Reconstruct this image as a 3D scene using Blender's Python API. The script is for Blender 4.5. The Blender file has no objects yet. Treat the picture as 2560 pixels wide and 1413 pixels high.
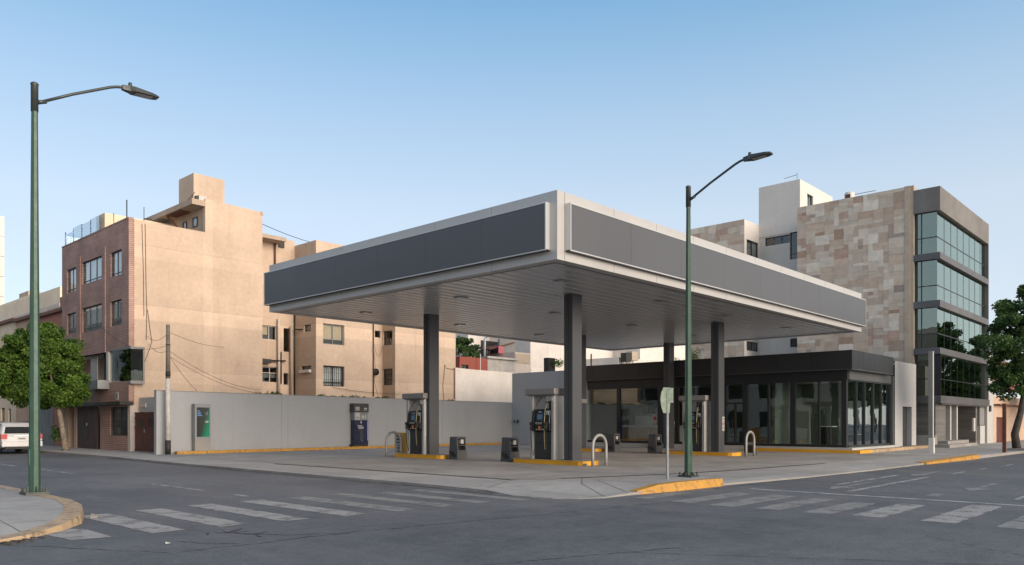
import bpy, bmesh, math, random
from mathutils import Vector, Matrix
import numpy as np
random.seed(7); rng = np.random.default_rng(7)
R = math.radians
S = bpy.context.scene
COL = S.collection
# ------------------------------------------------------------------ survey: the camera stands at the origin, X runs to the
# right-hand vanishing point and Y to the left-hand one; all streets and walls follow X or Y
H, F, HY, CX = 1.5, 1946.0, 1055.0, 1280.0
FW = (.7322, .6811); RT = (.6811, -.7322)
def G(px, py, z=0.):                      # point on the level z
    d = (H - z) * F / (py - HY); u = (px - CX) / F
    return (d*(FW[0]+RT[0]*u), d*(FW[1]+RT[1]*u))
def QX(x0, px, py=HY):                    # (y, z) on the upright plane x = x0
    u = (px - CX)/F; d = x0/(FW[0]+RT[0]*u)
    return d*(FW[1]+RT[1]*u), H+(HY-py)/F*d
def QY(y0, px, py=HY):                    # (x, z) on the upright plane y = y0
    u = (px - CX)/F; d = y0/(FW[1]+RT[1]*u)
    return d*(FW[0]+RT[0]*u), H+(HY-py)/F*d
# ------------------------------------------------------------------ materials
class NT:
    def __init__(s, name):
        s.m = bpy.data.materials.new(name); s.m.use_nodes = True
        s.t = s.m.node_tree; s.b = s.t.nodes['Principled BSDF']; s.geo = None
    def n(s, typ, **kw):
        nd = s.t.nodes.new(typ)
        for k, v in kw.items():
            if k.startswith('_'): setattr(nd, k[1:], v)
        for k, v in kw.items():
            if not k.startswith('_'): s.set(nd, k, v)
        return nd
    def set(s, nd, k, v):
        k = k.replace('__', ' ')
        i = nd.inputs[int(k[1:])] if (k[0] == 'i' and k[1:].isdigit()) else nd.inputs[k]
        if isinstance(v, bpy.types.NodeSocket): s.t.links.new(v, i)
        elif isinstance(v, (tuple, list)) and len(v) == 3 and i.type == 'RGBA': i.default_value = (*v, 1)
        else: i.default_value = v
    def pos(s):
        if s.geo is None: s.geo = s.n('ShaderNodeNewGeometry')
        return s.geo.outputs['Position']
    def map(s, sc=(1,1,1), vec=None, loc=(0,0,0)):
        return s.n('ShaderNodeMapping', Vector=vec or s.pos(), Scale=sc, Location=loc).outputs[0]
    def noise(s, scale, detail=4, rough=.55, vec=None, dist=0):
        return s.n('ShaderNodeTexNoise', Vector=vec or s.pos(), Scale=scale, Detail=detail, Roughness=rough, Distortion=dist).outputs['Fac']
    def ramp(s, fac, *st):
        r = s.n('ShaderNodeValToRGB', Fac=fac); e = r.color_ramp.elements
        while len(e) < len(st): e.new(.5)
        for el, (p, c) in zip(e, st):
            el.position = p; el.color = (c, c, c, 1) if isinstance(c, (int, float)) else (*c, 1)
        return r.outputs[0]
    def mix(s, fac, a, b, bl='MIX'):
        nd = s.n('ShaderNodeMix', _data_type='RGBA', _blend_type=bl)
        s.set(nd, 'i0', fac); s.set(nd, 'i6', a); s.set(nd, 'i7', b)
        return nd.outputs[2]
    def math(s, op, a, b=0.):
        nd = s.n('ShaderNodeMath', _operation=op); s.set(nd, 'i0', a); s.set(nd, 'i1', b); return nd.outputs[0]
    def bump(s, h, st=.3, dist=.01):
        s.set(s.b, 'Normal', s.n('ShaderNodeBump', Height=h, Strength=st, Distance=dist).outputs[0])
MATS = {}
def surf(name, col, rough=.6, metal=0., var=.12, scale=.8, fine=25., finev=.06, bump=0., streak=0., spec=.5, rvar=.08):
    t = NT(name); b = t.b
    lo = tuple(c*(1-var) for c in col); hi = tuple(min(1, c*(1+var)) for c in col)
    c = t.ramp(t.noise(scale, 5), (.3, lo), (.7, hi))
    if finev: c = t.mix(1., c, t.ramp(t.noise(fine, 3), (.3, 1-finev), (.7, 1+finev)), 'MULTIPLY')
    if streak:
        v = t.map((1.8, 1.8, .12)); c = t.mix(t.math('MULTIPLY', t.ramp(t.noise(1.6, 5, .65, v), (.5, 0.), (.75, 1.)), streak), c, tuple(x*.45 for x in col))
    t.set(b, 'Base Color', c)
    t.set(b, 'Roughness', t.ramp(t.noise(scale*2.3, 4), (.3, max(0., rough-rvar)), (.7, min(1., rough+rvar))))
    b.inputs['Metallic'].default_value = metal; b.inputs['Specular IOR Level'].default_value = spec
    if bump: t.bump(t.noise(fine*1.4, 4), bump, .02)
    MATS[name] = t.m; return t.m
def glass(name, tint, refl=.08, rough=.01, refl_col=(.9,.95,.97)):
    t = NT(name); t.t.nodes.remove(t.b)
    t.pos(); cs = t.math('ABSOLUTE', t.n('ShaderNodeVectorMath', _operation='DOT_PRODUCT', i0=t.geo.outputs['Incoming'], i1=t.geo.outputs['True Normal']).outputs['Value'])
    fac = t.math('ADD', t.math('MULTIPLY', t.math('POWER', t.math('SUBTRACT', 1., cs), 4.), .9), refl)
    warp = t.n('ShaderNodeBump', Height=t.noise(.9, 2), Strength=.05, Distance=.05).outputs[0]
    g = t.n('ShaderNodeBsdfGlossy', Color=refl_col, Roughness=rough, Normal=warp)
    tr = t.n('ShaderNodeBsdfTransparent', Color=tint)
    mx = t.n('ShaderNodeMixShader', i0=fac, i1=tr.outputs[0], i2=g.outputs[0])
    t.t.links.new(mx.outputs[0], t.t.nodes['Material Output'].inputs[0])
    MATS[name] = t.m; return t.m
def emit(name, col, st):
    t = NT(name); t.set(t.b, 'Base Color', col); t.set(t.b, 'Emission Color', col); t.b.inputs['Emission Strength'].default_value = st
    MATS[name] = t.m; return t.m

# asphalt: patches, polished tracks, aggregate
def asphalt():
    t = NT('asphalt')
    big = t.noise(.16, 6, .6, dist=.6); mid = t.noise(1.1, 6, .65); fi = t.noise(60, 3, .7); agg = t.n('ShaderNodeTexVoronoi', Vector=t.pos(), Scale=70.).outputs['Distance']
    c = t.ramp(big, (.28, (.068, .072, .082)), (.5, (.098, .103, .114)), (.72, (.140, .144, .155)))
    c = t.mix(1., c, t.ramp(mid, (.25, .74), (.75, 1.26)), 'MULTIPLY')
    c = t.mix(1., c, t.ramp(t.noise(5, 7, .75), (.28, .74), (.72, 1.26)), 'MULTIPLY')
    c = t.mix(1., c, t.ramp(t.noise(19, 5, .75), (.3, .78), (.7, 1.22)), 'MULTIPLY')
    c = t.mix(1., c, t.ramp(fi, (.3, .66), (.7, 1.36)), 'MULTIPLY')
    dk = t.noise(9, 3, .5, t.map(loc=(2, 40, 0))); c = t.mix(t.ramp(dk, (.70, 0.), (.74, .75)), c, (.03, .03, .032))
    c = t.mix(t.ramp(agg, (.0, .16), (.3, 0.)), c, (.20, .20, .20))
    sp = t.noise(.55, 7, .75, t.map((1, 1, 1), loc=(31, 7, 0)))
    c = t.mix(t.ramp(sp, (.62, 0.), (.70, .55)), c, (.040, .041, .044))
    du = t.noise(.35, 6, .7, t.map((1, .25, 1), loc=(11, 3, 0)))
    c = t.mix(t.ramp(du, (.54, 0.), (.70, .6)), c, (.17, .158, .152))
    # polished bands left by tyres along both streets
    for sc, lo in (((.05, .55, 1), (5, 0, 0)), ((.55, .05, 1), (0, 9, 0))):
        st = t.noise(1., 5, .6, t.map(sc, loc=lo))
        c = t.mix(t.ramp(st, (.52, 0.), (.66, .35)), c, (.14, .142, .148))
    t.set(t.b, 'Base Color', c)
    t.set(t.b, 'Roughness', t.ramp(mid, (.3, .62), (.7, .82)))
    t.bump(t.math('ADD', t.math('MULTIPLY', fi, .7), agg), .5, .012)
    MATS['asphalt'] = t.m
asphalt()
def concrete(name, col, patch=.25, slab=None):
    t = NT(name)
    c = t.ramp(t.noise(.35, 6, .62, dist=.4), (.3, tuple(x*(1-patch) for x in col)), (.7, tuple(x*(1+patch*.6) for x in col)))
    c = t.mix(1., c, t.ramp(t.noise(2.4, 6, .7), (.3, .86), (.7, 1.1)), 'MULTIPLY')
    c = t.mix(1., c, t.ramp(t.noise(38, 3, .7), (.3, .86), (.7, 1.14)), 'MULTIPLY')
    c = t.mix(t.ramp(t.noise(.8, 7, .75, t.map(loc=(3, 17, 0))), (.60, 0.), (.72, .5)), c, tuple(x*.5 for x in col))
    c = t.mix(t.ramp(t.noise(.9, 6, .6, t.map((.12, 1, 1), loc=(8, 1, 0))), (.55, 0.), (.7, .35)), c, tuple(x*.62 for x in col))
    if slab:
        br = t.n('ShaderNodeTexBrick', Vector=t.map((1, 1, 1)), Scale=1., _offset=0., Mortar__Size=.012, Brick__Width=slab, Row__Height=slab, Color1=(1, 1, 1), Color2=(.9, .9, .9), Mortar=(.35, .35, .35))
        c = t.mix(1., c, br.outputs[0], 'MULTIPLY')
    t.set(t.b, 'Base Color', c); t.b.inputs['Roughness'].default_value = .78
    t.bump(t.noise(45, 4), .25, .01)
    MATS[name] = t.m
concrete('concrete', (.36, .35, .34), slab=3.1)
concrete('forecourt', (.31, .295, .28), .3, slab=4.4)
concrete('kerb_concrete', (.26, .25, .24))
def paint(name, col, lo=.40, hi=.60, sc=2.2):
    t = NT(name)
    w = t.noise(sc, 8, .72); w2 = t.noise(30, 4, .7)
    f = t.math('ADD', t.math('MULTIPLY', w, .75), t.math('MULTIPLY', w2, .25))
    t.set(t.b, 'Base Color', t.mix(t.noise(6, 5), tuple(x*.75 for x in col), col)); t.b.inputs['Roughness'].default_value = .7
    t.set(t.b, 'Alpha', t.ramp(f, (lo, .12), (hi, .92)))
    MATS[name] = t.m
paint('white_paint', (.37, .36, .355), .34, .50)
paint('faded_paint', (.28, .275, .275), .30, .52)
paint('line_paint', (.42, .42, .42), .36, .55)
def yellow(name, col):
    t = NT(name)
    c = t.mix(t.ramp(t.noise(1.5, 6), (.3, 0.), (.7, 1.)), tuple(x*.8 for x in col), col)
    c = t.mix(t.ramp(t.noise(7, 8, .75), (.50, 0.), (.62, .85)), c, (.11, .085, .06))
    t.set(t.b, 'Base Color', c); t.b.inputs['Roughness'].default_value = .6; t.bump(t.noise(30, 4), .25, .01)
    MATS[name] = t.m
yellow('kerb_yellow', (.50, .255, .035)); yellow('kerb_tan', (.46, .33, .20))
surf('island_yellow', (.62, .31, .02), .5, var=.12, finev=.08, streak=.25)
def brick():
    t = NT('brick')
    sx = t.n('ShaderNodeSeparateXYZ', Vector=t.pos())
    v = t.n('ShaderNodeCombineXYZ', X=t.math('ADD', sx.outputs[1], sx.outputs[0]), Y=sx.outputs[2]).outputs[0]
    br = t.n('ShaderNodeTexBrick', Vector=v, Scale=1., _offset=.37, Mortar__Size=.016, Mortar__Smooth=.2, Bias=0., Brick__Width=1.1, Row__Height=.097, Color1=(.43, .275, .232), Color2=(.37, .235, .20), Mortar=(.235, .155, .135))
    c = t.mix(1., br.outputs[0], t.ramp(t.noise(.7, 6, .65), (.3, .72), (.7, 1.2)), 'MULTIPLY')
    c = t.mix(t.ramp(t.noise(1.4, 7, .75), (.62, 0.), (.72, .35)), c, (.22, .19, .17))
    t.set(t.b, 'Base Color', c); t.b.inputs['Roughness'].default_value = .85
    t.bump(t.math('SUBTRACT', 1., br.outputs['Fac']), .6, .02)
    MATS['brick'] = t.m
brick()
def stucco(name, col, bands=(), crack=True, xb=None, k=1.):
    t = NT(name)
    c = t.ramp(t.noise(.45, 6, .62), (.3, tuple(x*(1-.16*k) for x in col)), (.7, tuple(x*(1+.08*k) for x in col)))
    c = t.mix(1., c, t.ramp(t.noise(5, 5, .6), (.3, 1-.07*k), (.7, 1+.06*k)), 'MULTIPLY')
    c = t.mix(t.ramp(t.noise(1.2, 6, .65, t.map((1.6, 1.6, .10))), (.54, 0.), (.74, .34*k)), c, tuple(x*.55 for x in col))
    c = t.mix(t.ramp(t.noise(1.7, 8, .75, t.map(loc=(4, 4, 4))), (.66, 0.), (.73, .6*k)), c, tuple(x*.5 for x in col))
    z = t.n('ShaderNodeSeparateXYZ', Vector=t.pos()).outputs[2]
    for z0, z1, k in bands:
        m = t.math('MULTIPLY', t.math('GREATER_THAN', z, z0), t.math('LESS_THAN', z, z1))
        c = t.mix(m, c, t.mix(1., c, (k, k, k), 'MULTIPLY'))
    if crack:
        w = t.n('ShaderNodeTexNoise', Vector=t.pos(), Scale=1.3, Detail=6.)
        vv = t.n('ShaderNodeVectorMath', _operation='ADD', i0=t.pos(), i1=t.n('ShaderNodeVectorMath', _operation='SCALE', i0=w.outputs['Color'], Scale=1.2).outputs[0]).outputs[0]
        vo = t.n('ShaderNodeTexVoronoi', _feature='DISTANCE_TO_EDGE', Vector=vv, Scale=.28).outputs['Distance']
        k = t.math('MULTIPLY', t.ramp(vo, (.0, 1.), (.006, 0.)), t.ramp(t.noise(.5, 2), (.56, 0.), (.66, .45)))
        c = t.mix(k, c, tuple(x*.4 for x in col))
    if xb:
        x = t.n('ShaderNodeSeparateXYZ', Vector=t.pos()).outputs[0]; c = t.mix(t.math('MULTIPLY', t.math('GREATER_THAN', x, xb[0]), t.math('LESS_THAN', x, xb[1])), c, t.mix(1., c, (1.09, 1.09, 1.09), 'MULTIPLY'))
    t.set(t.b, 'Base Color', c); t.b.inputs['Roughness'].default_value = .9
    t.bump(t.noise(55, 4), .2, .01)
    MATS[name] = t.m
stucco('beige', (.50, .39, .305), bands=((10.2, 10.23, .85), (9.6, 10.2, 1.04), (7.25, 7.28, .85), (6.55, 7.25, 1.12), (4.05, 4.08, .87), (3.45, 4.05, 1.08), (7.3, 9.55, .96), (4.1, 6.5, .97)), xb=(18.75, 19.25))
stucco('beige_grey', (.40, .32, .25)); stucco('cream', (.72, .60, .46)); stucco('pink', (.42, .19, .15)); stucco('peach', (.50, .36, .27))
stucco('white_wall', (.62, .585, .55)); stucco('white_clean', (.60, .575, .55), crack=False, k=.5); stucco('pale_grey', (.42, .42, .41), crack=False, k=.6)
stucco('shop_side', (.44, .445, .45), crack=False, k=.5); stucco('dirty_white', (.52, .46, .42)); stucco('red_brick_flat', (.26, .075, .055)); stucco('pier_beige', (.42, .35, .27))
stucco('grey_wall', (.33, .345, .365), crack=False, k=.35); stucco('store_grey', (.35, .37, .39), crack=False, k=.3)
def boardconc():
    t = NT('board_concrete')
    c = t.ramp(t.noise(1., 6, .6, t.map((.25, .25, 6))), (.3, (.085, .085, .083)), (.7, (.155, .152, .148)))
    t.set(t.b, 'Base Color', c); t.b.inputs['Roughness'].default_value = .8; MATS['board_concrete'] = t.m
boardconc()
def stone():
    t = NT('stone_cladding')
    a = t.n('ShaderNodeAttribute', _attribute_name='tint').outputs['Color']
    c = t.mix(1., a, t.ramp(t.noise(3.0, 7, .7), (.25, .8), (.75, 1.15)), 'MULTIPLY')
    c = t.mix(t.ramp(t.noise(1.1, 7, .7, t.map((1, 1, 2.4))), (.58, 0.), (.75, .45)), c, (.22, .15, .095))
    t.set(t.b, 'Base Color', c); t.b.inputs['Roughness'].default_value = .75; t.bump(t.noise(14, 5), .3, .02)
    MATS['stone_cladding'] = t.m
stone()
def foliage(name, a, b_):
    t = NT(name)
    at = t.n('ShaderNodeAttribute', _attribute_name='tint').outputs['Fac']
    t.set(t.b, 'Base Color', t.mix(at, a, b_)); t.b.inputs['Roughness'].default_value = .5
    t.b.inputs['Specular IOR Level'].default_value = .35
    tr = t.n('ShaderNodeBsdfTranslucent', Color=t.mix(at, tuple(x*1.3 for x in a), tuple(x*1.3 for x in b_)))
    mx = t.n('ShaderNodeMixShader', i0=.25, i1=t.b.outputs[0], i2=tr.outputs[0])
    t.t.links.new(mx.outputs[0], t.t.nodes['Material Output'].inputs[0]); MATS[name] = t.m
foliage('leaf_bright', (.035, .082, .012), (.115, .205, .030)); foliage('leaf_dark', (.026, .066, .020), (.092, .17, .044))
surf('bark', (.20, .165, .13), .9, var=.35, scale=5, bump=.6, fine=18); surf('dark_bark', (.055, .045, .038), .9, var=.3, scale=5, bump=.6, fine=18)
surf('silver', (.46, .455, .45), .42, .35, var=.03, finev=.0, rvar=.02); surf('silver_trim', (.52, .53, .54), .35, .4, var=.03, finev=.0, rvar=.02)
surf('sign_panel', (.098, .103, .114), .40, .28, var=.03, scale=.3, finev=.0, rvar=.02)
surf('dark_panel', (.026, .028, .032), .36, .15, var=.04, scale=.4, finev=.02)
surf('soffit', (.54, .54, .55), .26, .35, var=.02, scale=.3, finev=.0, rvar=.0)
surf('column_metal', (.085, .089, .098), .34, .45, var=.03, finev=.0, rvar=.02)
surf('dark_frame', (.022, .024, .028), .4, .2, var=.08, finev=.0)
surf('mid_frame', (.10, .105, .11), .45, .3, var=.08, finev=.0)
surf('lamp_green', (.024, .068, .048), .38, var=.15, scale=3, streak=.12); surf('lamp_dark', (.045, .055, .055), .4, .2, var=.12, scale=3)
surf('lamp_lens', (.30, .32, .34), .15, var=.05); surf('iron', (.035, .032, .030), .6, .4, var=.25, scale=8, finev=.15)
surf('galvanised', (.36, .37, .38), .45, .6, var=.15, scale=6); surf('sign_back', (.10, .145, .115), .45, .2, var=.18, scale=6)
surf('pump_silver', (.42, .42, .415), .40, .45, var=.05, finev=.02); surf('pump_grey', (.22, .215, .21), .5, .1, var=.06)
surf('pump_black', (.012, .014, .018), .25, var=.1, finev=.0); surf('pump_cabinet', (.040, .044, .050), .4, .2, var=.1)
surf('rubber', (.012, .012, .012), .6, var=.1, finev=.0); surf('hose_yellow', (.36, .32, .13), .5, var=.1)
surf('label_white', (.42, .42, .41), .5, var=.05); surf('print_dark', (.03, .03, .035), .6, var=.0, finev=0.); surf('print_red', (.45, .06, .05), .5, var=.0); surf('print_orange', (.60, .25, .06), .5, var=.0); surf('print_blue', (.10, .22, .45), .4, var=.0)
emit('screen_blue', (.07, .15, .25), .05); emit('strip_violet', (.18, .14, .70), .35)
surf('bin_grey', (.065, .068, .072), .5, var=.12, scale=3); surf('bin_dark', (.018, .019, .022), .5, var=.1)
surf('bollard', (.27, .27, .265), .42, .1, var=.1, scale=3)
surf('wood_gate', (.105, .030, .020), .55, var=.2, scale=1.5, streak=.4); surf('garage_brown', (.055, .032, .026), .6, var=.2, streak=.3)
surf('dark_metal', (.03, .028, .027), .5, .3, var=.2); surf('grey_paint', (.19, .19, .19), .6, var=.15, streak=.3); surf('white_metal', (.58, .57, .55), .5, var=.06)
surf('pole_wood', (.15, .13, .11), .85, var=.3, scale=4, streak=.5); surf('pole_white', (.48, .465, .44), .8, var=.2, scale=4, streak=.5)
surf('kiosk_grey', (.22, .235, .25), .42, .3, var=.05); surf('kiosk_dark', (.045, .045, .048), .4, var=.08); surf('kiosk_navy', (.012, .018, .05), .3, var=.1); surf('kiosk_base', (.25, .245, .235), .6, var=.08)
surf('car_white', (.47, .48, .50), .25, .05, var=.03, finev=.0); surf('car_glass', (.006, .007, .008), .06, var=.0, finev=0.); surf('tail_red', (.35, .015, .012), .2, var=.1, finev=0.); surf('chrome', (.6, .6, .6), .2, .9, var=.03, finev=0.)
surf('cap_concrete', (.155, .148, .142), .7, var=.2, scale=.7, streak=.35); surf('band_metal', (.105, .105, .112), .5, .3, var=.12, scale=.7)
surf('tile_roof', (.16, .085, .055), .8, var=.3, scale=3); surf('corrugated', (.45, .43, .41), .6, .2, var=.15, scale=2, streak=.5); surf('rust', (.11, .04, .025), .8, var=.3, scale=5)
surf('entrance_shaded_brown', (.20, .165, .13), .8, var=.12, streak=.3); surf('room_dark', (.035, .033, .030), .9, var=.1); surf('blind_cream', (.62, .48, .30), .8, var=.05); surf('curtain_white', (.72, .73, .74), .85, var=.08); surf('curtain_grey', (.30, .31, .32), .85, var=.08)
surf('floor_tile', (.36, .36, .34), .3, var=.1); surf('interior_wall', (.17, .195, .18), .7, var=.06); surf('interior_ceiling', (.6, .59, .57), .8, var=.05); surf('interior_light', (.80, .80, .78), .5, var=.06); surf('counter_wood', (.40, .20, .09), .45, var=.15)
surf('pink_cloth', (.45, .13, .16), .9, var=.1); surf('tank_white', (.55, .54, .52), .5, var=.1)
glass('shop_glass', (.82, .87, .85), .10); glass('office_glass', (.36, .47, .46), .25, refl_col=(.82, .90, .80)); glass('window_glass', (.84, .86, .86), .06)
glass('screen_glass', (.72, .77, .80), .14); glass('bay_glass', (.55, .60, .60), .07)
def poster():
    t = NT('poster_print')
    sx = t.n('ShaderNodeSeparateXYZ', Vector=t.n('ShaderNodeTexCoord').outputs['Generated'])
    f = t.math('SUBTRACT', t.math('MULTIPLY', sx.outputs[0], 1.25), t.math('MULTIPLY', sx.outputs[2], .75))
    t.set(t.b, 'Base Color', t.ramp(f, (-.0, (.030, .034, .036)), (.35, (.030, .042, .042)), (.75, (.012, .16, .085)), (1., (.01, .22, .12)))); t.b.inputs['Roughness'].default_value = .15
    MATS['poster_print'] = t.m
poster()
# ------------------------------------------------------------------ mesh building
ORG = {}
def tag(o, label=None, cat=None, group=None, kind=None):
    for k, v in (('label', label), ('category', cat), ('group', group), ('kind', kind)):
        if v: o[k] = v
    return o
def thing(name, label, cat, loc=(0, 0, 0), group=None, rz=0):
    o = bpy.data.objects.new(name, None); COL.objects.link(o); o.empty_display_size = .3
    o.location = loc; o.rotation_euler.z = rz; ORG[o.name] = Vector(loc)
    return tag(o, label, cat, group)
class MB:
    def __init__(s): s.v = []; s.f = []; s.mi = []; s.m = []; s.cur = 0; s.col = []; s.sm = []; s.smooth = False; s.tint = None
    def mat(s, name):
        if name not in s.m: s.m.append(name)
        s.cur = s.m.index(name); return s
    def face(s, pts):
        i = len(s.v); s.v += [tuple(p) for p in pts]; s.f.append(tuple(range(i, i+len(pts)))); s.mi.append(s.cur); s.sm.append(s.smooth); s.col.append(s.tint)
        return s
    def idx(s, vs, fs):
        i = len(s.v); s.v += [tuple(p) for p in vs]
        for f in fs: s.f.append(tuple(i+k for k in f)); s.mi.append(s.cur); s.sm.append(s.smooth); s.col.append(s.tint)
        return s
    def box(s, x0, x1, y0, y1, z0, z1, skip=''):
        if x0 > x1: x0, x1 = x1, x0
        if y0 > y1: y0, y1 = y1, y0
        if z0 > z1: z0, z1 = z1, z0
        v = [(x0,y0,z0),(x1,y0,z0),(x1,y1,z0),(x0,y1,z0),(x0,y0,z1),(x1,y0,z1),(x1,y1,z1),(x0,y1,z1)]
        fs = {'b': (0,3,2,1), 't': (4,5,6,7), 'f': (0,1,5,4), 'r': (1,2,6,5), 'k': (2,3,7,6), 'l': (3,0,4,7)}
        return s.idx(v, [f for k, f in fs.items() if k not in skip])
    def cbox(s, c, d): return s.box(c[0]-d[0]/2, c[0]+d[0]/2, c[1]-d[1]/2, c[1]+d[1]/2, c[2]-d[2]/2, c[2]+d[2]/2)
    def prism(s, pts, z0, z1, caps=True):           # outline in xy, counter-clockwise
        n = len(pts)
        z0 = z0 if isinstance(z0, (list, tuple)) else [z0]*n; z1 = z1 if isinstance(z1, (list, tuple)) else [z1]*n
        v = [(p[0], p[1], a) for p, a in zip(pts, z0)]+[(p[0], p[1], a) for p, a in zip(pts, z1)]
        fs = [(i, (i+1) % n, n+(i+1) % n, n+i) for i in range(n)]
        if caps: fs += [tuple(range(n, 2*n)), tuple(range(n-1, -1, -1))]
        return s.idx(v, fs)
    def extr(s, prof, axis, a0, a1):                # closed profile extruded along an axis; profile pairs are the two other axes in xyz order
        n = len(prof)
        def pt(p, a): return (a, p[0], p[1]) if axis == 'x' else ((p[0], a, p[1]) if axis == 'y' else (p[0], p[1], a))
        v = [pt(p, a0) for p in prof]+[pt(p, a1) for p in prof]
        fs = [(i, (i+1) % n, n+(i+1) % n, n+i) for i in range(n)]+[tuple(range(n-1, -1, -1)), tuple(range(n, 2*n))]
        return s.idx(v, fs)
    def tube(s, path, r, n=8, caps=True):
        path = [Vector(p) for p in path]; rs = r if isinstance(r, (list, tuple)) else [r]*len(path)
        rings = []; up = None
        for i, p in enumerate(path):
            t = (path[min(i+1, len(path)-1)]-path[max(i-1, 0)]).normalized()
            if up is None: up = t.orthogonal().normalized() if abs(t.z) < .99 else Vector((1, 0, 0))
            up = (up-t*up.dot(t)).normalized(); sd = t.cross(up)
            rings.append([p+(up*math.cos(2*math.pi*k/n)+sd*math.sin(2*math.pi*k/n))*rs[i] for k in range(n)])
        v = [q for rg in rings for q in rg]
        fs = [(i*n+k, i*n+(k+1) % n, (i+1)*n+(k+1) % n, (i+1)*n+k) for i in range(len(path)-1) for k in range(n)]
        if caps: fs += [tuple(range(n-1, -1, -1)), tuple(range((len(path)-1)*n, len(path)*n))]
        old = s.smooth; s.smooth = n >= 8; s.idx(v, fs); s.smooth = old
        return s
    def sphere(s, c, r, n=10, m=6):
        rx, ry, rz = r if isinstance(r, (list, tuple)) else (r, r, r); v = []; fs = []
        for j in range(m+1):
            a = math.pi*j/m
            for k in range(n): v.append((c[0]+rx*math.sin(a)*math.cos(2*math.pi*k/n), c[1]+ry*math.sin(a)*math.sin(2*math.pi*k/n), c[2]+rz*math.cos(a)))
        for j in range(m):
            for k in range(n): fs.append((j*n+k, (j+1)*n+k, (j+1)*n+(k+1) % n, j*n+(k+1) % n))
        old = s.smooth; s.smooth = True; s.idx(v, fs); s.smooth = old
        return s
    # ---- upright walls: P 'X' = plane x=c seen from -x, runs along y; P 'Y' = plane y=c seen from -y, runs along x
    def pb(s, P, c, a0, a1, z0, z1, d0, d1):        # box on a wall; d is depth inward, negative stands proud
        return s.box(c+d0, c+d1, a0, a1, z0, z1) if P == 'X' else s.box(a0, a1, c+d0, c+d1, z0, z1)
    def wall(s, P, c, a0, a1, z0, z1, holes=(), depth=.16):
        if a0 > a1: a0, a1 = a1, a0
        hs = [(min(h[0], h[1]), max(h[0], h[1]), min(h[2], h[3]), max(h[2], h[3])) for h in holes]
        A = sorted({a0, a1, *[min(max(x, a0), a1) for h in hs for x in h[:2]]}); Z = sorted({z0, z1, *[min(max(x, z0), z1) for h in hs for x in h[2:]]})
        W = (lambda a, z, d=0: (c+d, a, z)) if P == 'X' else (lambda a, z, d=0: (a, c+d, z))
        fl = P == 'X'
        def q(*p): s.face(p[::-1] if fl else p)
        for i in range(len(A)-1):
            for j in range(len(Z)-1):
                am, zm = (A[i]+A[i+1])/2, (Z[j]+Z[j+1])/2
                if any(h[0] < am < h[1] and h[2] < zm < h[3] for h in hs): continue
                q(W(A[i], Z[j]), W(A[i+1], Z[j]), W(A[i+1], Z[j+1]), W(A[i], Z[j+1]))
        for h in hs:
            p, r, b, t = h
            q(W(p, b), W(p, b, depth), W(r, b, depth), W(r, b)); q(W(p, t), W(r, t), W(r, t, depth), W(p, t, depth))
            q(W(p, b), W(p, t), W(p, t, depth), W(p, b, depth)); q(W(r, b), W(r, b, depth), W(r, t, depth), W(r, t))
        return s
    def build(s, name, mat=None, parent=None, label=None, bevel=0):
        me = bpy.data.meshes.new(name)
        if mat: names = [mat] + [m for m in s.m if m != mat] if not s.m else s.m
        else: names = s.m
        root = parent
        while root is not None and root.parent is not None: root = root.parent
        o0 = ORG[root.name] if root is not None else Vector((0, 0, 0))
        me.from_pydata([(a-o0.x, b-o0.y, c-o0.z) for a, b, c in s.v], [], s.f)
        for n in names: me.materials.append(MATS[n])
        me.polygons.foreach_set('material_index', s.mi); me.polygons.foreach_set('use_smooth', s.sm)
        if any(c is not None for c in s.col):
            at = me.attributes.new('tint', 'FLOAT_COLOR', 'FACE'); buf = []
            for c in s.col: buf += [*(c or (1, 1, 1)), 1.]
            at.data.foreach_set('color', buf)
        me.update()
        o = bpy.data.objects.new(name, me); COL.objects.link(o)
        if parent is not None: o.parent = parent
        else: ORG[o.name] = Vector((0, 0, 0))
        if label: o['label'] = label
        if bevel:
            b = o.modifiers.new('bevel', 'BEVEL'); b.width = bevel; b.segments = 2; b.limit_method = 'ANGLE'
        return o
def mb(m=None):
    b = MB()
    return b.mat(m) if m else b
def copy_tree(o, parent=None):
    c = o.copy(); COL.objects.link(c)
    if parent is not None: c.parent = parent
    for ch in [k for k in bpy.data.objects if k.parent == o]: copy_tree(ch, c)
    return c
def sag(a, b, s=.3, n=12):
    return [(a[0]+(b[0]-a[0])*t, a[1]+(b[1]-a[1])*t, a[2]+(b[2]-a[2])*t-s*4*t*(1-t)) for t in [i/n for i in range(n+1)]]
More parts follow.
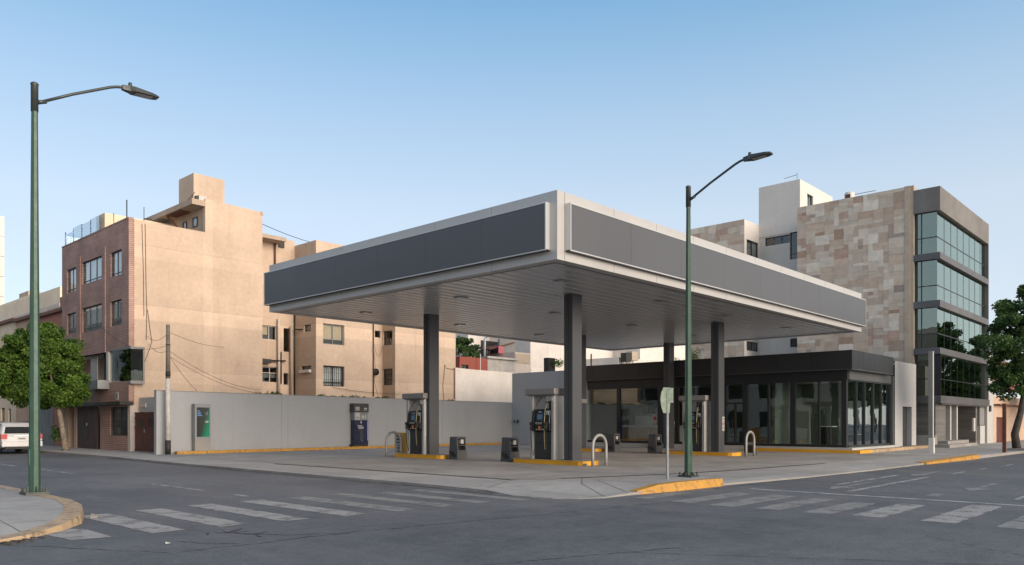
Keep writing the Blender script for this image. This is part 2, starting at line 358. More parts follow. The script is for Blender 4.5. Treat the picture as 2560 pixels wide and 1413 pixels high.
def window(parent, P, c, a0, a1, z0, z1, nv=1, nh=0, rec=.10, fm='dark_frame', gm='window_glass', fr=.05, curtain=None, cfrac=(0, 1), cz=(0, 1), room=.8, name='window', hpos=None, grille=False, label=None):
    a0, a1 = min(a0, a1), max(a0, a1); z0, z1 = min(z0, z1), max(z0, z1)
    m = mb(fm); d0, d1 = rec, rec+.06
    m.pb(P, c, a0, a0+fr, z0, z1, d0, d1).pb(P, c, a1-fr, a1, z0, z1, d0, d1).pb(P, c, a0+fr, a1-fr, z0, z0+fr, d0, d1).pb(P, c, a0+fr, a1-fr, z1-fr, z1, d0, d1)
    for i in range(1, nv+1):
        a = a0+(a1-a0)*i/(nv+1); m.pb(P, c, a-fr*.4, a+fr*.4, z0+fr, z1-fr, d0+.003, d1)
    for h in (hpos if hpos else [i/(nh+1) for i in range(1, nh+1)]):
        z = z0+(z1-z0)*h; m.pb(P, c, a0+fr, a1-fr, z-fr*.4, z+fr*.4, d0+.006, d1)
    if grille:
        n = max(3, int((a1-a0)/.13))
        for i in range(1, n): m.pb(P, c, a0+(a1-a0)*i/n-.008, a0+(a1-a0)*i/n+.008, z0, z1, .02, .04)
        for i in (.33, .66): m.pb(P, c, a0, a1, z0+(z1-z0)*i-.008, z0+(z1-z0)*i+.008, .041, .055)
    w = m.build(name, parent=parent, label=label)
    mb(gm).pb(P, c, a0+fr, a1-fr, z0+fr, z1-fr, d0+.025, d0+.035).build('pane', parent=w)
    rb = mb('room_dark'); b0 = d1+.002
    if P == 'X': rb.box(c+b0, c+b0+room, a0, a1, z0, z1, skip='l')
    else: rb.box(a0, a1, c+b0, c+b0+room, z0, z1, skip='f')
    rb.build('room', parent=w)
    if curtain:
        k = mb(curtain); aa = a0+fr+(a1-a0-2*fr)*cfrac[0]; ab = a0+fr+(a1-a0-2*fr)*cfrac[1]; n = max(6, int((ab-aa)/.06))
        za, zb = z0+fr+(z1-z0-2*fr)*cz[0], z0+fr+(z1-z0-2*fr)*cz[1]; fold = .035 if 'curtain' in curtain else 0
        for i in range(n):
            u, v = aa+(ab-aa)*i/n, aa+(ab-aa)*(i+1)/n; e, g = d1+.05+fold*(i % 2), d1+.05+fold*((i+1) % 2)
            if P == 'X': k.face([(c+e, u, zb), (c+g, v, zb), (c+g, v, za), (c+e, u, za)])
            else: k.face([(u, c+e, za), (v, c+g, za), (v, c+g, zb), (u, c+e, zb)])
        k.build('curtain' if 'curtain' in curtain else 'blind', parent=w)
    return w
# ================================================================== THE SETTING
st = lambda o: tag(o, kind='structure')
m = mb('asphalt'); m.face([(-300, -300, 0), (500, -300, 0), (500, 500, 0), (-300, 500, 0)]); st(m.build('road'))
# the block's pavement: kerb line, corner ramp, then far beyond the buildings
ZP = .07
edge = [(12.0, 130), (12.15, 34.0), (11.9, 26.1), (11.8, 17.6), (11.8, 14.6), (11.8, 11.76), (11.55, 10.75), (11.65, 9.75), (11.95, 9.35), (12.45, 9.1), (13.4, 9.06), (14.83, 8.9), (16.85, 8.85), (20.3, 8.46), (24.9, 8.15), (29.8, 8.0), (36, 7.72), (44, 7.45), (130, 5.6)]
lip = [.15, .09, .07, .07, .07, .05, .015, .012, .012, .02, .05, .07, .05, .035, .04, .06, .12, .12, .12]
inner = [(14.0, 130), (14.1, 34), (13.6, 26.1), (13.4, 17.6), (13.4, 14.6), (13.4, 13.1), (13.5, 12.6), (13.7, 12.2), (14.0, 11.8), (14.3, 11.4), (14.8, 11.0), (15.5, 10.7), (17.2, 10.4), (20.6, 10.0), (25.2, 9.7), (30.1, 9.5), (36.2, 9.3), (44.2, 9.1), (130, 7.4)]
n = len(edge); m = mb('concrete')
m.idx([(*p, z) for p, z in zip(edge, lip)]+[(*p, ZP) for p in inner]+[(130, 130, ZP)], [(i, i+1, n+i+1, n+i) for i in range(n-1)]+[tuple(range(n, 2*n))+(2*n,)])
m.mat('kerb_concrete').idx([(*p, z) for p, z in zip(edge, lip)]+[(*p, -.02) for p in edge], [(i+1, i, n+i, n+i+1) for i in range(n-1)])
st(m.build('pavement'))
m = mb('forecourt'); m.face([(14.05, 34.3, ZP+.004), (14.15, 13.05, ZP+.004), (14.6, 12.55, ZP+.004), (15.8, 12.2, ZP+.004), (18.8, 11.25, ZP+.004), (27, 10.4, ZP+.004), (36.8, 10.2, ZP+.004), (36.8, 34.3, ZP+.004)]); st(m.build('forecourt'))
m = mb('iron')
def strip(m, pts, w, z, jit=0.):
    v = []; 
    for i, p in enumerate(pts):
        a, b = pts[max(i-1, 0)], pts[min(i+1, len(pts)-1)]; dx, dy = b[0]-a[0], b[1]-a[1]; L = math.hypot(dx, dy) or 1
        ww = w*(1+random.uniform(-jit, jit))/2; v += [(p[0]-dy/L*ww, p[1]+dx/L*ww, z), (p[0]+dy/L*ww, p[1]-dx/L*ww, z)]
    m.idx(v, [(2*i, 2*i+1, 2*i+3, 2*i+2) for i in range(len(pts)-1)])
strip(m, [(13.9, 24.0), (14.05, 13.1)], .10, ZP+.009)
strip(m, [(15.2, 12.42), (16.6, 11.95), (18.9, 11.2), (21.5, 10.8), (26.9, 10.33)], .09, ZP+.009)
st(m.build('drain_channel'))
# cracks and joints in the asphalt
def wander(a, b, n, j):
    pts = []; o = 0
    for i in range(n+1):
        t = i/n; o = o*.8+random.uniform(-j, j); L = math.hypot(b[0]-a[0], b[1]-a[1]); nx, ny = -(b[1]-a[1])/L, (b[0]-a[0])/L
        pts.append((a[0]+(b[0]-a[0])*t+nx*o, a[1]+(b[1]-a[1])*t+ny*o))
    return pts
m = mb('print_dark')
for a, b, w in (((2.7, 11.1), (3.85, 8.95), .014), ((3.9, 8.9), (6.2, 8.8), .024), ((6.2, 8.8), (9.0, 8.3), .016), ((5.0, 10.15), (5.5, 9.2), .030), ((5.5, 9.2), (6.2, 8.8), .02), ((4.3, 9.7), (4.7, 8.95), .02), ((5.74, 5.8), (8.15, 4.85), .014),
                ((7.3, 5.4), (9.6, 1.6), .010), ((9, 8.3), (13.4, 7.6), .012), ((3.4, 6.8), (5.7, 5.8), .014), ((11.2, 3.0), (9.3, .4), .012), ((15.9, 8.6), (31, 7.85), .04)):
    strip(m, wander(a, b, 40, .02), w, .0035, .8)
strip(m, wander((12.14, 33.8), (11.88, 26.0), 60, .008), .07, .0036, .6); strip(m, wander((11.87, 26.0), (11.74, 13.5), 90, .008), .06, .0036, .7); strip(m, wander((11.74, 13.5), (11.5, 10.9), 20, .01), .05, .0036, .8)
for k in range(9):
    x, y = random.choice([(4.9, 10.2), (5.1, 10.0), (5.3, 9.6), (5.2, 9.9)]); strip(m, wander((x, y), (x+random.uniform(-.25, .35), y+random.uniform(-.35, .3)), 6, .02), .03, .0035, .8)
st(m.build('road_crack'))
m = mb('print_dark')
for pts in (((15.6, 12.1, .08), (14.25, 11.05, .078), (12.5, 9.13, .024)), ((15.4, 11.5, .08), (14.95, 10.98, .078), (13.3, 9.12, .053)), ((12.1, 12.0, .06), (13.45, 12.75, .078), (14.1, 13.0, .08))):
    for a, b in zip(pts[:-1], pts[1:]):
        L = math.hypot(b[0]-a[0], b[1]-a[1]); nx, ny = -(b[1]-a[1])/L*.006, (b[0]-a[0])/L*.006; m.face([(a[0]-nx, a[1]-ny, a[2]), (b[0]-nx, b[1]-ny, b[2]), (b[0]+nx, b[1]+ny, b[2]), (a[0]+nx, a[1]+ny, a[2])])
st(m.build('pavement_joint'))
# painted markings
def rag(a0, a1, b0, b1, z, m, axis, step=.12, j=.018):
    n = max(2, int(abs(b1-b0)/step)); v = []
    for i in range(n+1):
        t = b0+(b1-b0)*i/n; l, r = a0+random.uniform(-j, j), a1+random.uniform(-j, j); q = random.uniform(-j, j) if i in (0, n) else 0
        v += [(l, t+q, z), (r, t-q, z)] if axis == 'y' else [(t+q, l, z), (t-q, r, z)]
    m.idx(v, [(2*i, 2*i+1, 2*i+3, 2*i+2) for i in range(n)])
m = mb('white_paint')
m.face([(3.30, 12.10, .004), (3.42, 10.78, .004), (3.88, 10.72, .004), (3.90, 11.72, .004), (3.74, 12.0, .004)])
for x0, x1, y0, y1 in ((4.36, 4.82, 10.68, 13.5), (5.30, 5.74, 10.62, 13.62), (6.25, 6.69, 10.5, 13.75), (7.24, 7.68, 10.38, 13.73)): rag(x0, x1, y0, y1, .004, m, 'y')
m.mat('faded_paint')
for x0, x1, y0, y1 in ((8.20, 8.64, 10.26, 13.68), (9.2, 9.56, 10.24, 13.74), (10.05, 10.42, 10.22, 13.3), (10.94, 11.28, 9.95, 13.28), (11.5, 11.76, 9.8, 11.3)): rag(x0, x1, y0, y1, .004, m, 'y')
st(m.build('crosswalk_marking'))
m = mb('faded_paint')
for y0, y1, x0, x1 in ((8.35, 8.7, 12.9, 14.6), (7.36, 7.82, 12.75, 15.4), (6.48, 6.98, 12.66, 15.4), (5.66, 6.12, 12.74, 15.24), (4.82, 5.26, 12.75, 15.0)): rag(y0, y1, x0, x1, .004, m, 'x')
m.mat('white_paint')
for y0, y1, x0, x1 in ((4.06, 4.52, 12.85, 15.3), (3.02, 3.50, 12.85, 16.0)): rag(y0, y1, x0, x1, .004, m, 'x')
m.mat('faded_paint')
for y0, y1, x0, x1 in ((2.0, 2.5, 12.8, 16.1), (1.0, 1.5, 12.9, 16.0)): rag(y0, y1, x0, x1, .004, m, 'x')
st(m.build('crosswalk_marking'))
m = mb('line_paint'); rag(16.3, 16.52, -3, 8.0, .004, m, 'y', .4, .01); st(m.build('stop_line'))
m = mb('line_paint')
for y0, y1 in ((24.6, 27.85), (16.5, 19.25), (14.55, 15.1), (30.3, 33.4), (36.5, 39.5), (43, 46)): rag(7.80, 7.91, y0, y1, .004, m, 'y', .3, .008)
for x0, x1, y in ((17.2, 23.1, 6.12), (24.95, 26.4, 5.98), (27.9, 28.9, 5.88), (30.3, 32.0, 5.76), (34, 36, 5.7), (38, 40, 5.62), (18.9, 23.6, 6.98)): rag(y-.06, y+.06, x0, x1, .004, m, 'x', .3, .012)
for x0, x1, y in ((17.6, 21.5, 3.1), (23, 30, 3.1), (34, 40, 3.05)): rag(y-.06, y+.06, x0, x1, .004, m, 'x', .3, .012)
m.mat('faded_paint')                         # worn turn arrows in the right-hand street
for (x, y) in ((18.4, 6.62), (20.0, 4.25), (24.2, 6.55)):
    m.face([(x, y-.05, .0045), (x+1.8, y-.05, .0045), (x+1.8, y+.09, .0045), (x, y+.09, .0045)]); m.face([(x-.9, y, .0045), (x, y-.30, .0045), (x, y+.30, .0045)])
m.face([(17.3, 4.4, .0045), (17.9, 4.4, .0045), (17.9, 4.62, .0045), (17.3, 4.62, .0045)])
st(m.build('lane_marking'))
# the near corner on the left, with its painted kerb
isl = [(4.85, 40), (4.84, 19.8), (4.86, 17.1), (4.80, 15.1), (4.60, 13.95), (4.40, 13.3), (4.08, 12.45), (3.65, 11.84), (3.14, 11.4), (2.6, 11.16), (1.9, 10.9), (1.2, 10.7)]
isi = [(4.62, 40), (4.61, 19.8), (4.62, 17.15), (4.55, 15.15), (4.33, 14.05), (4.14, 13.42), (3.84, 12.62), (3.48, 12.05), (3.02, 11.64), (2.52, 11.42), (1.82, 11.16), (1.1, 10.96)]
hz = [.13, .13, .13, .13, .14, .14, .12, .085, .05, .03, .03, .03]
n = len(isi); m = mb('concrete'); m.idx([(*p, z-.006) for p, z in zip(isi, hz)]+[(-3.9, p[1], z-.006) for p, z in zip(isi, hz)], [(i, n+i, n+i+1, i+1) for i in range(n-1)]); st(m.build('sidewalk'))
n = len(isl); m = mb('kerb_tan')
m.idx([(*p, z) for p, z in zip(isi, hz)]+[(p[0]-.03*(p[1] < 39), p[1], z) for p, z in zip(isl, hz)]+[(*p, -.02) for p in isl]+[(*p, z-.03) for p, z in zip(isi, hz)], [(i, n+i, n+i+1, i+1) for i in range(n-1)]+[(n+i, 2*n+i, 2*n+i+1, n+i+1) for i in range(n-1)]+[(3*n+i, i, i+1, 3*n+i+1) for i in range(n-1)])
st(m.build('kerb'))
m = mb('kerb_tan'); m.prism([(2.62, 11.22), (2.25, 11.05), (1.2, 10.75), (.6, 11.2), (1.9, 11.6), (2.45, 11.55)], -.02, [.07, .15, .17, .17, .16, .14]); st(m.build('kerb'))
m = mb('dark_bark')
for k in range(70): 
    a = random.uniform(0, 1); m.cbox((2.55+.6*a+random.gauss(0, .10), 10.98+.3*a+random.gauss(0, .08), .008), (random.uniform(.015, .05), random.uniform(.015, .05), .012))
tag(m.build('litter'), kind='stuff')
m = mb('kerb_concrete'); m.mat('kerb_concrete').prism([(4.38, 13.0), (4.47, 12.95), (4.53, 13.06), (4.44, 13.12)], 0, [.03, .05, .035, .07])
tag(m.build('kerb_chip'), 'broken lump of kerb lying at the tip of the painted corner kerb', 'rubble')
m = mb('label_white'); m.idx([(4.09, 9.60, .004), (4.15, 9.58, .012), (4.17, 9.63, .006), (4.12, 9.66, .022), (4.10, 9.63, .03)], [(0, 1, 4), (1, 2, 3), (1, 3, 4)])
tag(m.build('paper_scrap'), 'small white scrap of paper lying on the cracked asphalt', 'litter')

# yellow kerb stone at the corner by the right-hand lamp
kp = [(13.55, 9.03), (14.2, 8.93), (14.83, 8.85), (15.9, 8.81), (16.75, 8.79)]; kh = [.07, .165, .185, .185, .17]
n = len(kp); m = mb('kerb_yellow')
m.idx([(*p, -.02) for p in kp]+[(p[0]+.01, p[1]+.05, h) for p, h in zip(kp, kh)]+[(p[0]+.03, p[1]+.24, h) for p, h in zip(kp, kh)]+[(p[0]+.03, p[1]+.27, .03) for p in kp],
      [(i, i+1, n+i+1, n+i) for i in range(n-1)]+[(n+i, n+i+1, 2*n+i+1, 2*n+i) for i in range(n-1)]+[(2*n+i, 2*n+i+1, 3*n+i+1, 3*n+i) for i in range(n-1)]+[(0, n, 2*n, 3*n), (n-1, 4*n-1, 3*n-1, 2*n-1)])
tag(m.build('kerb_stone'), 'chipped yellow painted kerb stone in front of the right-hand street lamp', 'kerb', 'yellow kerbs')
m = mb('kerb_yellow'); m.prism([(29.8, 7.94), (36.2, 7.64), (36.2, 7.95), (29.8, 8.25)], -.02, [.075, .17, .17, .10])
tag(m.build('kerb_stone'), 'worn yellow kerb along the right-hand street, in front of the white pylon', 'kerb', 'yellow kerbs')
m = mb('kerb_yellow'); m.box(15.0, 36.6, 34.0, 34.3, .0, .20)
tag(m.build('kerb_stone'), 'long yellow kerb running along the foot of the grey boundary wall', 'kerb', 'yellow kerbs')

# ================================================================== FUEL CANOPY
CX0, CY0, CX1, CY1, ZC, ZT = 15.6, 12.9, 38.0, 27.3, 5.73, 7.53
cn = thing('fuel_canopy', 'big flat silver and charcoal canopy standing over the fuel pumps', 'canopy', (20.4, 16.3, ZP))
m = mb('silver')
def panels(m, P, c, a0, a1, z0, z1, n, d1=.3, gap=.012):
    for i in range(n):
        a, b = a0+(a1-a0)*i/n, a0+(a1-a0)*(i+1)/n; m.pb(P, c, a+gap/2, b-gap/2, z0, z1, 0, d1)
panels(m, 'X', CX0, CY0+.002, CY1, ZC, ZT, 6); panels(m, 'Y', CY0, CX0+.302, CX1, ZC, ZT, 10)
m.box(CX1-.3, CX1, CY0+.31, CY1, ZC, ZT).box(CX0+.31, CX1-.31, CY1-.3, CY1, ZC, ZT)
m.box(CX0+.02, CX1-.02, CY0+.02, CY1-.02, ZT-.05, ZT-.02)
m.build('fascia', parent=cn)
m = mb('soffit'); y = CY0+.32; w = .45; zz = ZC+.03
prof = []
while y < CY1-.4:
    prof += [(y, zz-.004), (y+.03, zz-.006), (y+w-.04, zz+.006), (y+w-.004, zz+.012)]; y += w
prof += [(CY1-.31, zz), (CY1-.31, zz+.3), (CY0+.32, zz+.3)]
xs = [CX0+.31, 20.4, 25.6, 30.4, CX1-.31]
for i in range(4): m.extr(prof, 'x', xs[i]+.006, xs[i+1]-.006)
m.build('soffit', parent=cn)
m = mb('print_dark'); m.box(CX0+.3, CX1-.3, CY0+.3, CY0+.36, ZC-.004, ZC+.05).box(CX0+.3, CX0+.36, CY0+.37, CY1-.3, ZC-.004, ZC+.05); m.build('edge_trim', parent=cn)
PR = .18
zb, zt = QX(CX0-PR, 1364, 625)[1], QX(CX0-PR, 1364, 504)[1]
ya, yb = QX(CX0-PR, 1364)[0], CY1+.09
xa, xb = QY(CY0-PR, 1426.6)[0], CX1+.09
for P, c, a0, a1, nm in (('X', CX0-PR, ya, yb, 6), ('Y', CY0-PR, xa, xb, 8)):
    bk = mb('silver_trim'); bk.pb(P, c, a0, a1, zb, zb+.03, 0, .02).pb(P, c, a0, a1, zt-.035, zt, 0, PR-.001).pb(P, c, a0, a0+.03, zb+.03, zt-.035, 0, PR-.001).pb(P, c, a1-.03, a1, zb+.03, zt-.035, 0, PR-.001); bk.mat('dark_panel').pb(P, c, a0+.001, a1-.001, zb+.004, zb+.029, .0201, PR-.001)
    f = mb('sign_panel')
    for i in range(nm):
        p, q = a0+.03+(a1-a0-.06)*i/nm, a0+.03+(a1-a0-.06)*(i+1)/nm; f.pb(P, c, p+.003, q-.003, zb+.036, zt-.036, .012, PR-.01)
    o = f.build('sign_panel', parent=cn); bk.build('trim', parent=o)
COLS = [(20.25, 16.1), (20.25, 23.28), (30.2, 16.1), (30.2, 23.55), (36.3, 22.25)]
for i, (x, y) in enumerate(COLS):
    z0 = .22 if i < 4 else ZP
    m = mb('column_metal'); m.box(x, x+.5, y, y+.14, z0, ZC+.1).box(x+.02, x+.48, y+.14, y+.2, z0, ZC+.1).box(x, x+.5, y+.2, y+.36, z0, ZC+.1)
    c = m.build('column', parent=cn)
for x, y in ((18.2, 14.9), (23.6, 14.8), (28.6, 14.9), (34.2, 14.9), (18.3, 19.4), (23.4, 19.5), (28.7, 19.5), (18.3, 24.8), (23.4, 24.9), (28.7, 24.9), (34.0, 19.6)):
    m = mb('pump_grey'); m.box(x-.18, x+.18, y-.18, y+.18, ZC+.006, ZC+.05); d = m.build('downlight', parent=cn)
    mb('lamp_lens').box(x-.14, x+.14, y-.14, y+.14, ZC+.002, ZC+.0065).build('lens', parent=d)

# ================================================================== FORECOURT FURNITURE
def island(x0, y0, y1, label):
    ch = .22; w = .95; x1 = x0+w
    o = thing('pump_island', label, 'kerb island', (x0+w/2, (y0+y1)/2, ZP), 'yellow pump islands')
    pts = [(x0+ch, y0), (x1-ch, y0), (x1-.06, y0+.06), (x1, y0+ch), (x1, y1-ch), (x1-ch, y1), (x0+ch, y1), (x0, y1-ch), (x0, y0+ch), (x0+.06, y0+.06)]
    m = mb('island_yellow'); m.prism(pts, ZP, .205); m.build('kerb_band', parent=o)
    cx, cy = x0+w/2, (y0+y1)/2
    m = mb('island_yellow'); m.prism([(cx+(p[0]-cx)*1.03, cy+(p[1]-cy)*1.008) for p in pts], .205, .218); m.mat('kerb_concrete').prism([(cx+(p[0]-cx)*.86, cy+(p[1]-cy)*.96) for p in pts], .218, .2205); m.build('top_plate', parent=o)
island(20.0, 15.45, 18.75, 'yellow-sided island nearest to the camera, under the tall front column')
island(19.95, 22.3, 25.3, 'yellow-sided island at the left under the canopy, nearest to the grey wall')
island(29.9, 15.3, 18.7, 'yellow-sided island at the right, beside the green lamp post and shop front')
island(29.9, 22.35, 25.4, 'yellow-sided island mostly hidden behind the front column')

def make_pump():
    r = thing('fuel_dispenser', 'x', 'fuel pump', (0, 0, 0), 'fuel dispensers')
    m = mb('pump_cabinet'); m.box(-.20, .20, -.39, .39, .03, .95); m.mat('pump_black').box(-.22, .22, -.42, .42, 0, .03).box(-.203, -.2, -.385, .385, .55, .56); m.build('base_cabinet', parent=r)
    for s in (-1, 1):
        y = s*.475; m = mb('pump_silver')
        m.extr([(-.24, y-.085), (-.17, y-.085 if s > 0 else y-.10), (.17, y-.085 if s > 0 else y-.10), (.24, y-.085), (.27, y-.05), (.27, y+.05), (.24, y+.085), (.17, y+.10 if s > 0 else y+.085), (-.17, y+.10 if s > 0 else y+.085), (-.24, y+.085), (-.27, y+.05), (-.27, y-.05)], 'z', 0, 2.17)
        m.build('side_post', parent=r)
    m = mb('pump_grey')
    lo, hi = [(-.30, -.60), (.30, -.60), (.30, .60), (-.30, .60)], [(-.40, -.66), (.40, -.66), (.40, .66), (-.40, .66)]
    m.idx([(*p, 2.17) for p in lo]+[(*p, 2.22) for p in hi]+[(*p, 2.42) for p in hi], [(3, 2, 1, 0), (8, 9, 10, 11)]+[(i, (i+1) % 4, 4+(i+1) % 4, 4+i) for i in range(4)]+[(4+i, 4+(i+1) % 4, 8+(i+1) % 4, 8+i) for i in range(4)])
    m.build('top_canopy', parent=r, bevel=.02)
    m = mb('pump_silver'); m.box(-.03, .03, .02, .39, 1.62, 2.17); m.build('back_panel', parent=r)
    m = mb('pump_black')
    m.extr([(-.20, .93), (-.34, .98), (-.36, 1.25), (-.31, 1.66), (-.22, 1.72), (.22, 1.72), (.31, 1.66), (.36, 1.25), (.34, .98), (.20, .93)], 'y', -.40, .40)
    con = m.build('console', parent=r, bevel=.015)
    # the face towards -x (and its twin towards +x); points on the slanted face
    def fx(z): return -.36+(z-1.25)/.41*.05 if z > 1.25 else -.36+(1.25-z)/.27*.02
    for sg in (1, -1):
        def plate(mm, y0, y1, z0, z1, e=.006):
            xs = [(fx(z0)-e)*sg, (fx(z1)-e)*sg, (fx(z1)+.01)*sg, (fx(z0)+.01)*sg]; zs = [z0, z1, z1, z0]
            mm.extr(list(zip(xs, zs)), 'y', y0*sg, y1*sg)
        m = mb('screen_blue'); plate(m, -.08, .13, 1.37, 1.53, .012); m.build('screen', parent=con)
        m = mb('pump_cabinet'); plate(m, -.13, .19, 1.31, 1.60, .008); m.build('bezel', parent=con)
        m = mb('pump_grey'); plate(m, -.08, .20, 1.20, 1.27, .03); m.build('card_reader', parent=con)
        for mt, a, b, c, d in (('print_orange', .02, .09, 1.0, 1.14), ('print_red', -.05, .01, 1.06, 1.14), ('label_white', -.04, .0, 1.0, 1.04), ('label_white', -.14, -.08, 1.0, 1.04), ('label_white', .15, .2, 1.0, 1.04)):
            m = mb(mt); plate(m, a, b, c, d); m.build('button', parent=con)
        m = mb('print_dark'); plate(m, -.06, .12, 1.42, 1.43, .014); plate(m, -.06, .06, 1.47, 1.48, .014); m.build('screen_text', parent=con)
        m = mb('label_white'); plate(m, -.02, .10, 1.60, 1.645); m.mat('print_blue'); plate(m, -.01, .09, 1.605, 1.64, .009); m.build('sticker', parent=con)
        m = mb('label_white'); plate(m, -.36, -.24, 1.52, 1.66, .010); m.mat('print_blue'); plate(m, -.35, -.25, 1.53, 1.60, .014); m.build('sticker', parent=con)
        for y in (-.31, .36):
            m = mb('rubber'); m.tube([(sg*-.36, y*sg, 1.18), (sg*-.42, y*sg, 1.10), (sg*-.43, y*sg, .98)], [.035, .045, .022], 8).box(sg*-.44-.03, sg*-.40+.03, y*sg-.03, y*sg+.03, 1.16, 1.27); m.build('nozzle', parent=r)
            hp = [(sg*-.05, y*sg*.55, 2.15), (sg*-.20, y*sg*.65, 1.95), (sg*-.37, y*sg*.75, 1.70), (sg*-.405, y*sg*.74, 1.3), (sg*-.40, y*sg*.70, .8), (sg*-.37, y*sg*.72, .35), (sg*-.34, y*sg*.86, .12), (sg*-.37, y*sg*1.0, .3), (sg*-.42, y*sg, .7), (sg*-.43, y*sg, .98)]
            m = mb('hose_yellow' if y < 0 else 'rubber'); m.tube(hp[:6], .011, 6); m.mat('rubber').tube(hp[5:], .013, 6); m.build('hose', parent=r)
    m = mb('pump_black'); m.box(-.10, .02, -.20, -.02, 1.72, 1.98); m.mat('label_white').box(-.106, -.10, -.17, -.03, 1.74, 1.93); m.mat('print_dark')
    for z in (1.90, 1.86, 1.78): m.box(-.109, -.106, -.155, -.045, z, z+.012)
    m.mat('rubber').tube([(-.05, -.17, 1.98), (-.06, -.26, 2.02), (-.05, -.30, 2.1), (-.05, -.26, 2.17)], .018, 6); m.build('notice_holder', parent=r)
    m = mb('label_white'); m.box(-.30, -.276, -.505, -.455, 2.0, 2.1) ; m.build('sticker', parent=r)
    return r
pump = make_pump()
PUMPS = [((20.475, 17.40, .2205), 'grey fuel dispenser on the nearest yellow island, beside the tall front column'),
         ((20.425, 24.05, .2205), 'grey fuel dispenser at the left, with a yellow sign and hoop standing beside it'),
         ((30.375, 17.25, .2205), 'grey fuel dispenser partly behind the green right-hand lamp post'),
         ((30.375, 24.2, .2205), 'grey fuel dispenser hidden behind the front column')]
for i, (p, lb) in enumerate(PUMPS):
    o = pump if i == 0 else copy_tree(pump); o.location = p; o['label'] = lb

def make_bin():
    r = thing('waste_bin', 'x', 'bin', (0, 0, 0), 'waste bins')
    m = mb('bin_grey'); m.idx([(-.25, -.25, 0), (.25, -.25, 0), (.25, .25, 0), (-.25, .25, 0), (-.24, -.24, .36), (.24, -.24, .36), (.24, .24, .36), (-.24, .24, .36)], [(0, 1, 5, 4), (1, 2, 6, 5), (2, 3, 7, 6), (3, 0, 4, 7), (4, 5, 6, 7)])
    for x0, x1 in ((-.24, -.19), (.19, .24)): m.extr([(-.23, .36), (-.19, .80), (.20, .80), (.23, .36)], 'x', x0, x1)
    m.box(-.19, .19, .17, .21, .36, .80)
    m.idx([(-.25, -.22, .80), (.25, -.22, .80), (.25, .23, .80), (-.25, .23, .80), (-.22, -.19, .87), (.22, -.19, .87), (.22, .19, .87), (-.22, .19, .87)], [(3, 2, 1, 0), (0, 1, 5, 4), (1, 2, 6, 5), (2, 3, 7, 6), (3, 0, 4, 7), (4, 5, 6, 7)])
    m.build('body', parent=r, bevel=.012)
    m = mb('bin_dark'); m.box(-.188, .188, .02, .165, .362, .798); m.extr([(-.16, .12), (-.02, .10), (.10, .16), (.19, .30), (.19, .335), (-.05, .30), (-.16, .20)], 'x', -.262, -.24); m.build('recess', parent=r)
    m = mb('bin_grey'); m.box(-.188, .188, -.20, .10, .52, .55); m.build('shelf', parent=r)
    m = mb('label_white'); m.box(.02, .17, -.14, .0, .60, .76); m.build('paper_towels', parent=r)
    return r
bn = make_bin()
BINS = [((20.6, 19.25, ZP), 0, 'dark waste bin with open shelf, at the left end of the nearest yellow island'),
        ((20.35, 21.75, ZP), 0, 'dark waste bin standing right of the left-hand column'),
        ((30.35, 19.35, ZP), 0, 'dark waste bin in front of the shop door, left of the thin sign post'),
        ((30.5, 21.75, ZP), 0, 'dark waste bin seen through the grey hoop, behind the front column')]
for i, (p, rz, lb) in enumerate(BINS):
    o = bn if i == 0 else copy_tree(bn); o.location = p; o.rotation_euler.z = rz; o['label'] = lb
def hoop(c, w, h, ax, label):
    pts = [(-w/2, 0)]; r = w/2
    pts = [(-w/2, 0), (-w/2, h*.3)]+[(-r*math.cos(math.pi*i/14), h-r+r*math.sin(math.pi*i/14)) for i in range(15)]+[(w/2, h*.3), (w/2, 0)]
    m = mb('bollard'); m.tube([(c[0]+a, c[1], ZP+z) if ax == 'x' else (c[0], c[1]+a, ZP+z) for a, z in pts], .05, 14)
    tag(m.build('hoop_bollard'), label, 'bollard', 'steel hoop bollards')
hoop((20.42, 15.12), .72, 1.0, 'x', 'grey steel hoop at the front end of the nearest yellow island')
hoop((20.42, 25.75), .75, 1.0, 'x', 'grey steel hoop at the far left island, in front of a yellow sign')
hoop((30.35, 14.75), .72, 1.02, 'x', 'grey steel hoop in front of the shop windows, right of a column')
# yellow sign board by the left pump, small stand behind the right hoop
b = thing('notice_board', 'yellow board with a black and white notice, left of the left-hand fuel dispenser', 'sign', (20.9, 26.1, ZP))
mb('island_yellow').box(20.88, 20.93, 25.3, 26.25, ZP, 1.05).build('board', parent=b)
m = mb('label_white'); m.box(20.868, 20.879, 25.72, 26.2, .12, .98); m.mat('print_dark')
for z, h in ((.88, .05), (.72, .08), (.60, .06), (.48, .05), (.36, .07), (.24, .05), (.16, .03)): m.box(20.862, 20.868, 25.76+random.uniform(0, .1), 26.16-random.uniform(0, .15), z, z+h)
m.build('notice', parent=b)
b = thing('stand_sign', 'small dark easel sign standing behind the right-hand grey hoop', 'sign', (31.2, 15.1, ZP))
m = mb('dark_metal'); m.box(31.0, 31.03, 14.85, 15.35, ZP+.12, ZP+.62); m.mat('grey_paint').box(30.994, 31.0, 14.9, 15.3, ZP+.45, ZP+.58); m.build('board', parent=b)
m = mb('dark_metal'); m.tube([(31.04, 14.9, ZP+.6), (31.25, 14.9, ZP)], .012, 6).tube([(31.04, 15.3, ZP+.6), (31.25, 15.3, ZP)], .012, 6).tube([(31.01, 14.9, ZP+.14), (31.0, 14.9, ZP)], .012, 6).tube([(31.01, 15.3, ZP+.14), (31.0, 15.3, ZP)], .012, 6); m.build('legs', parent=b)
m = mb('galvanised'); m.box(20.04, 20.12, 15.37, 15.45, ZP, ZP+.08); tag(m.build('junction_box'), 'tiny metal box at the foot of the nearest island by the hoop', 'box')
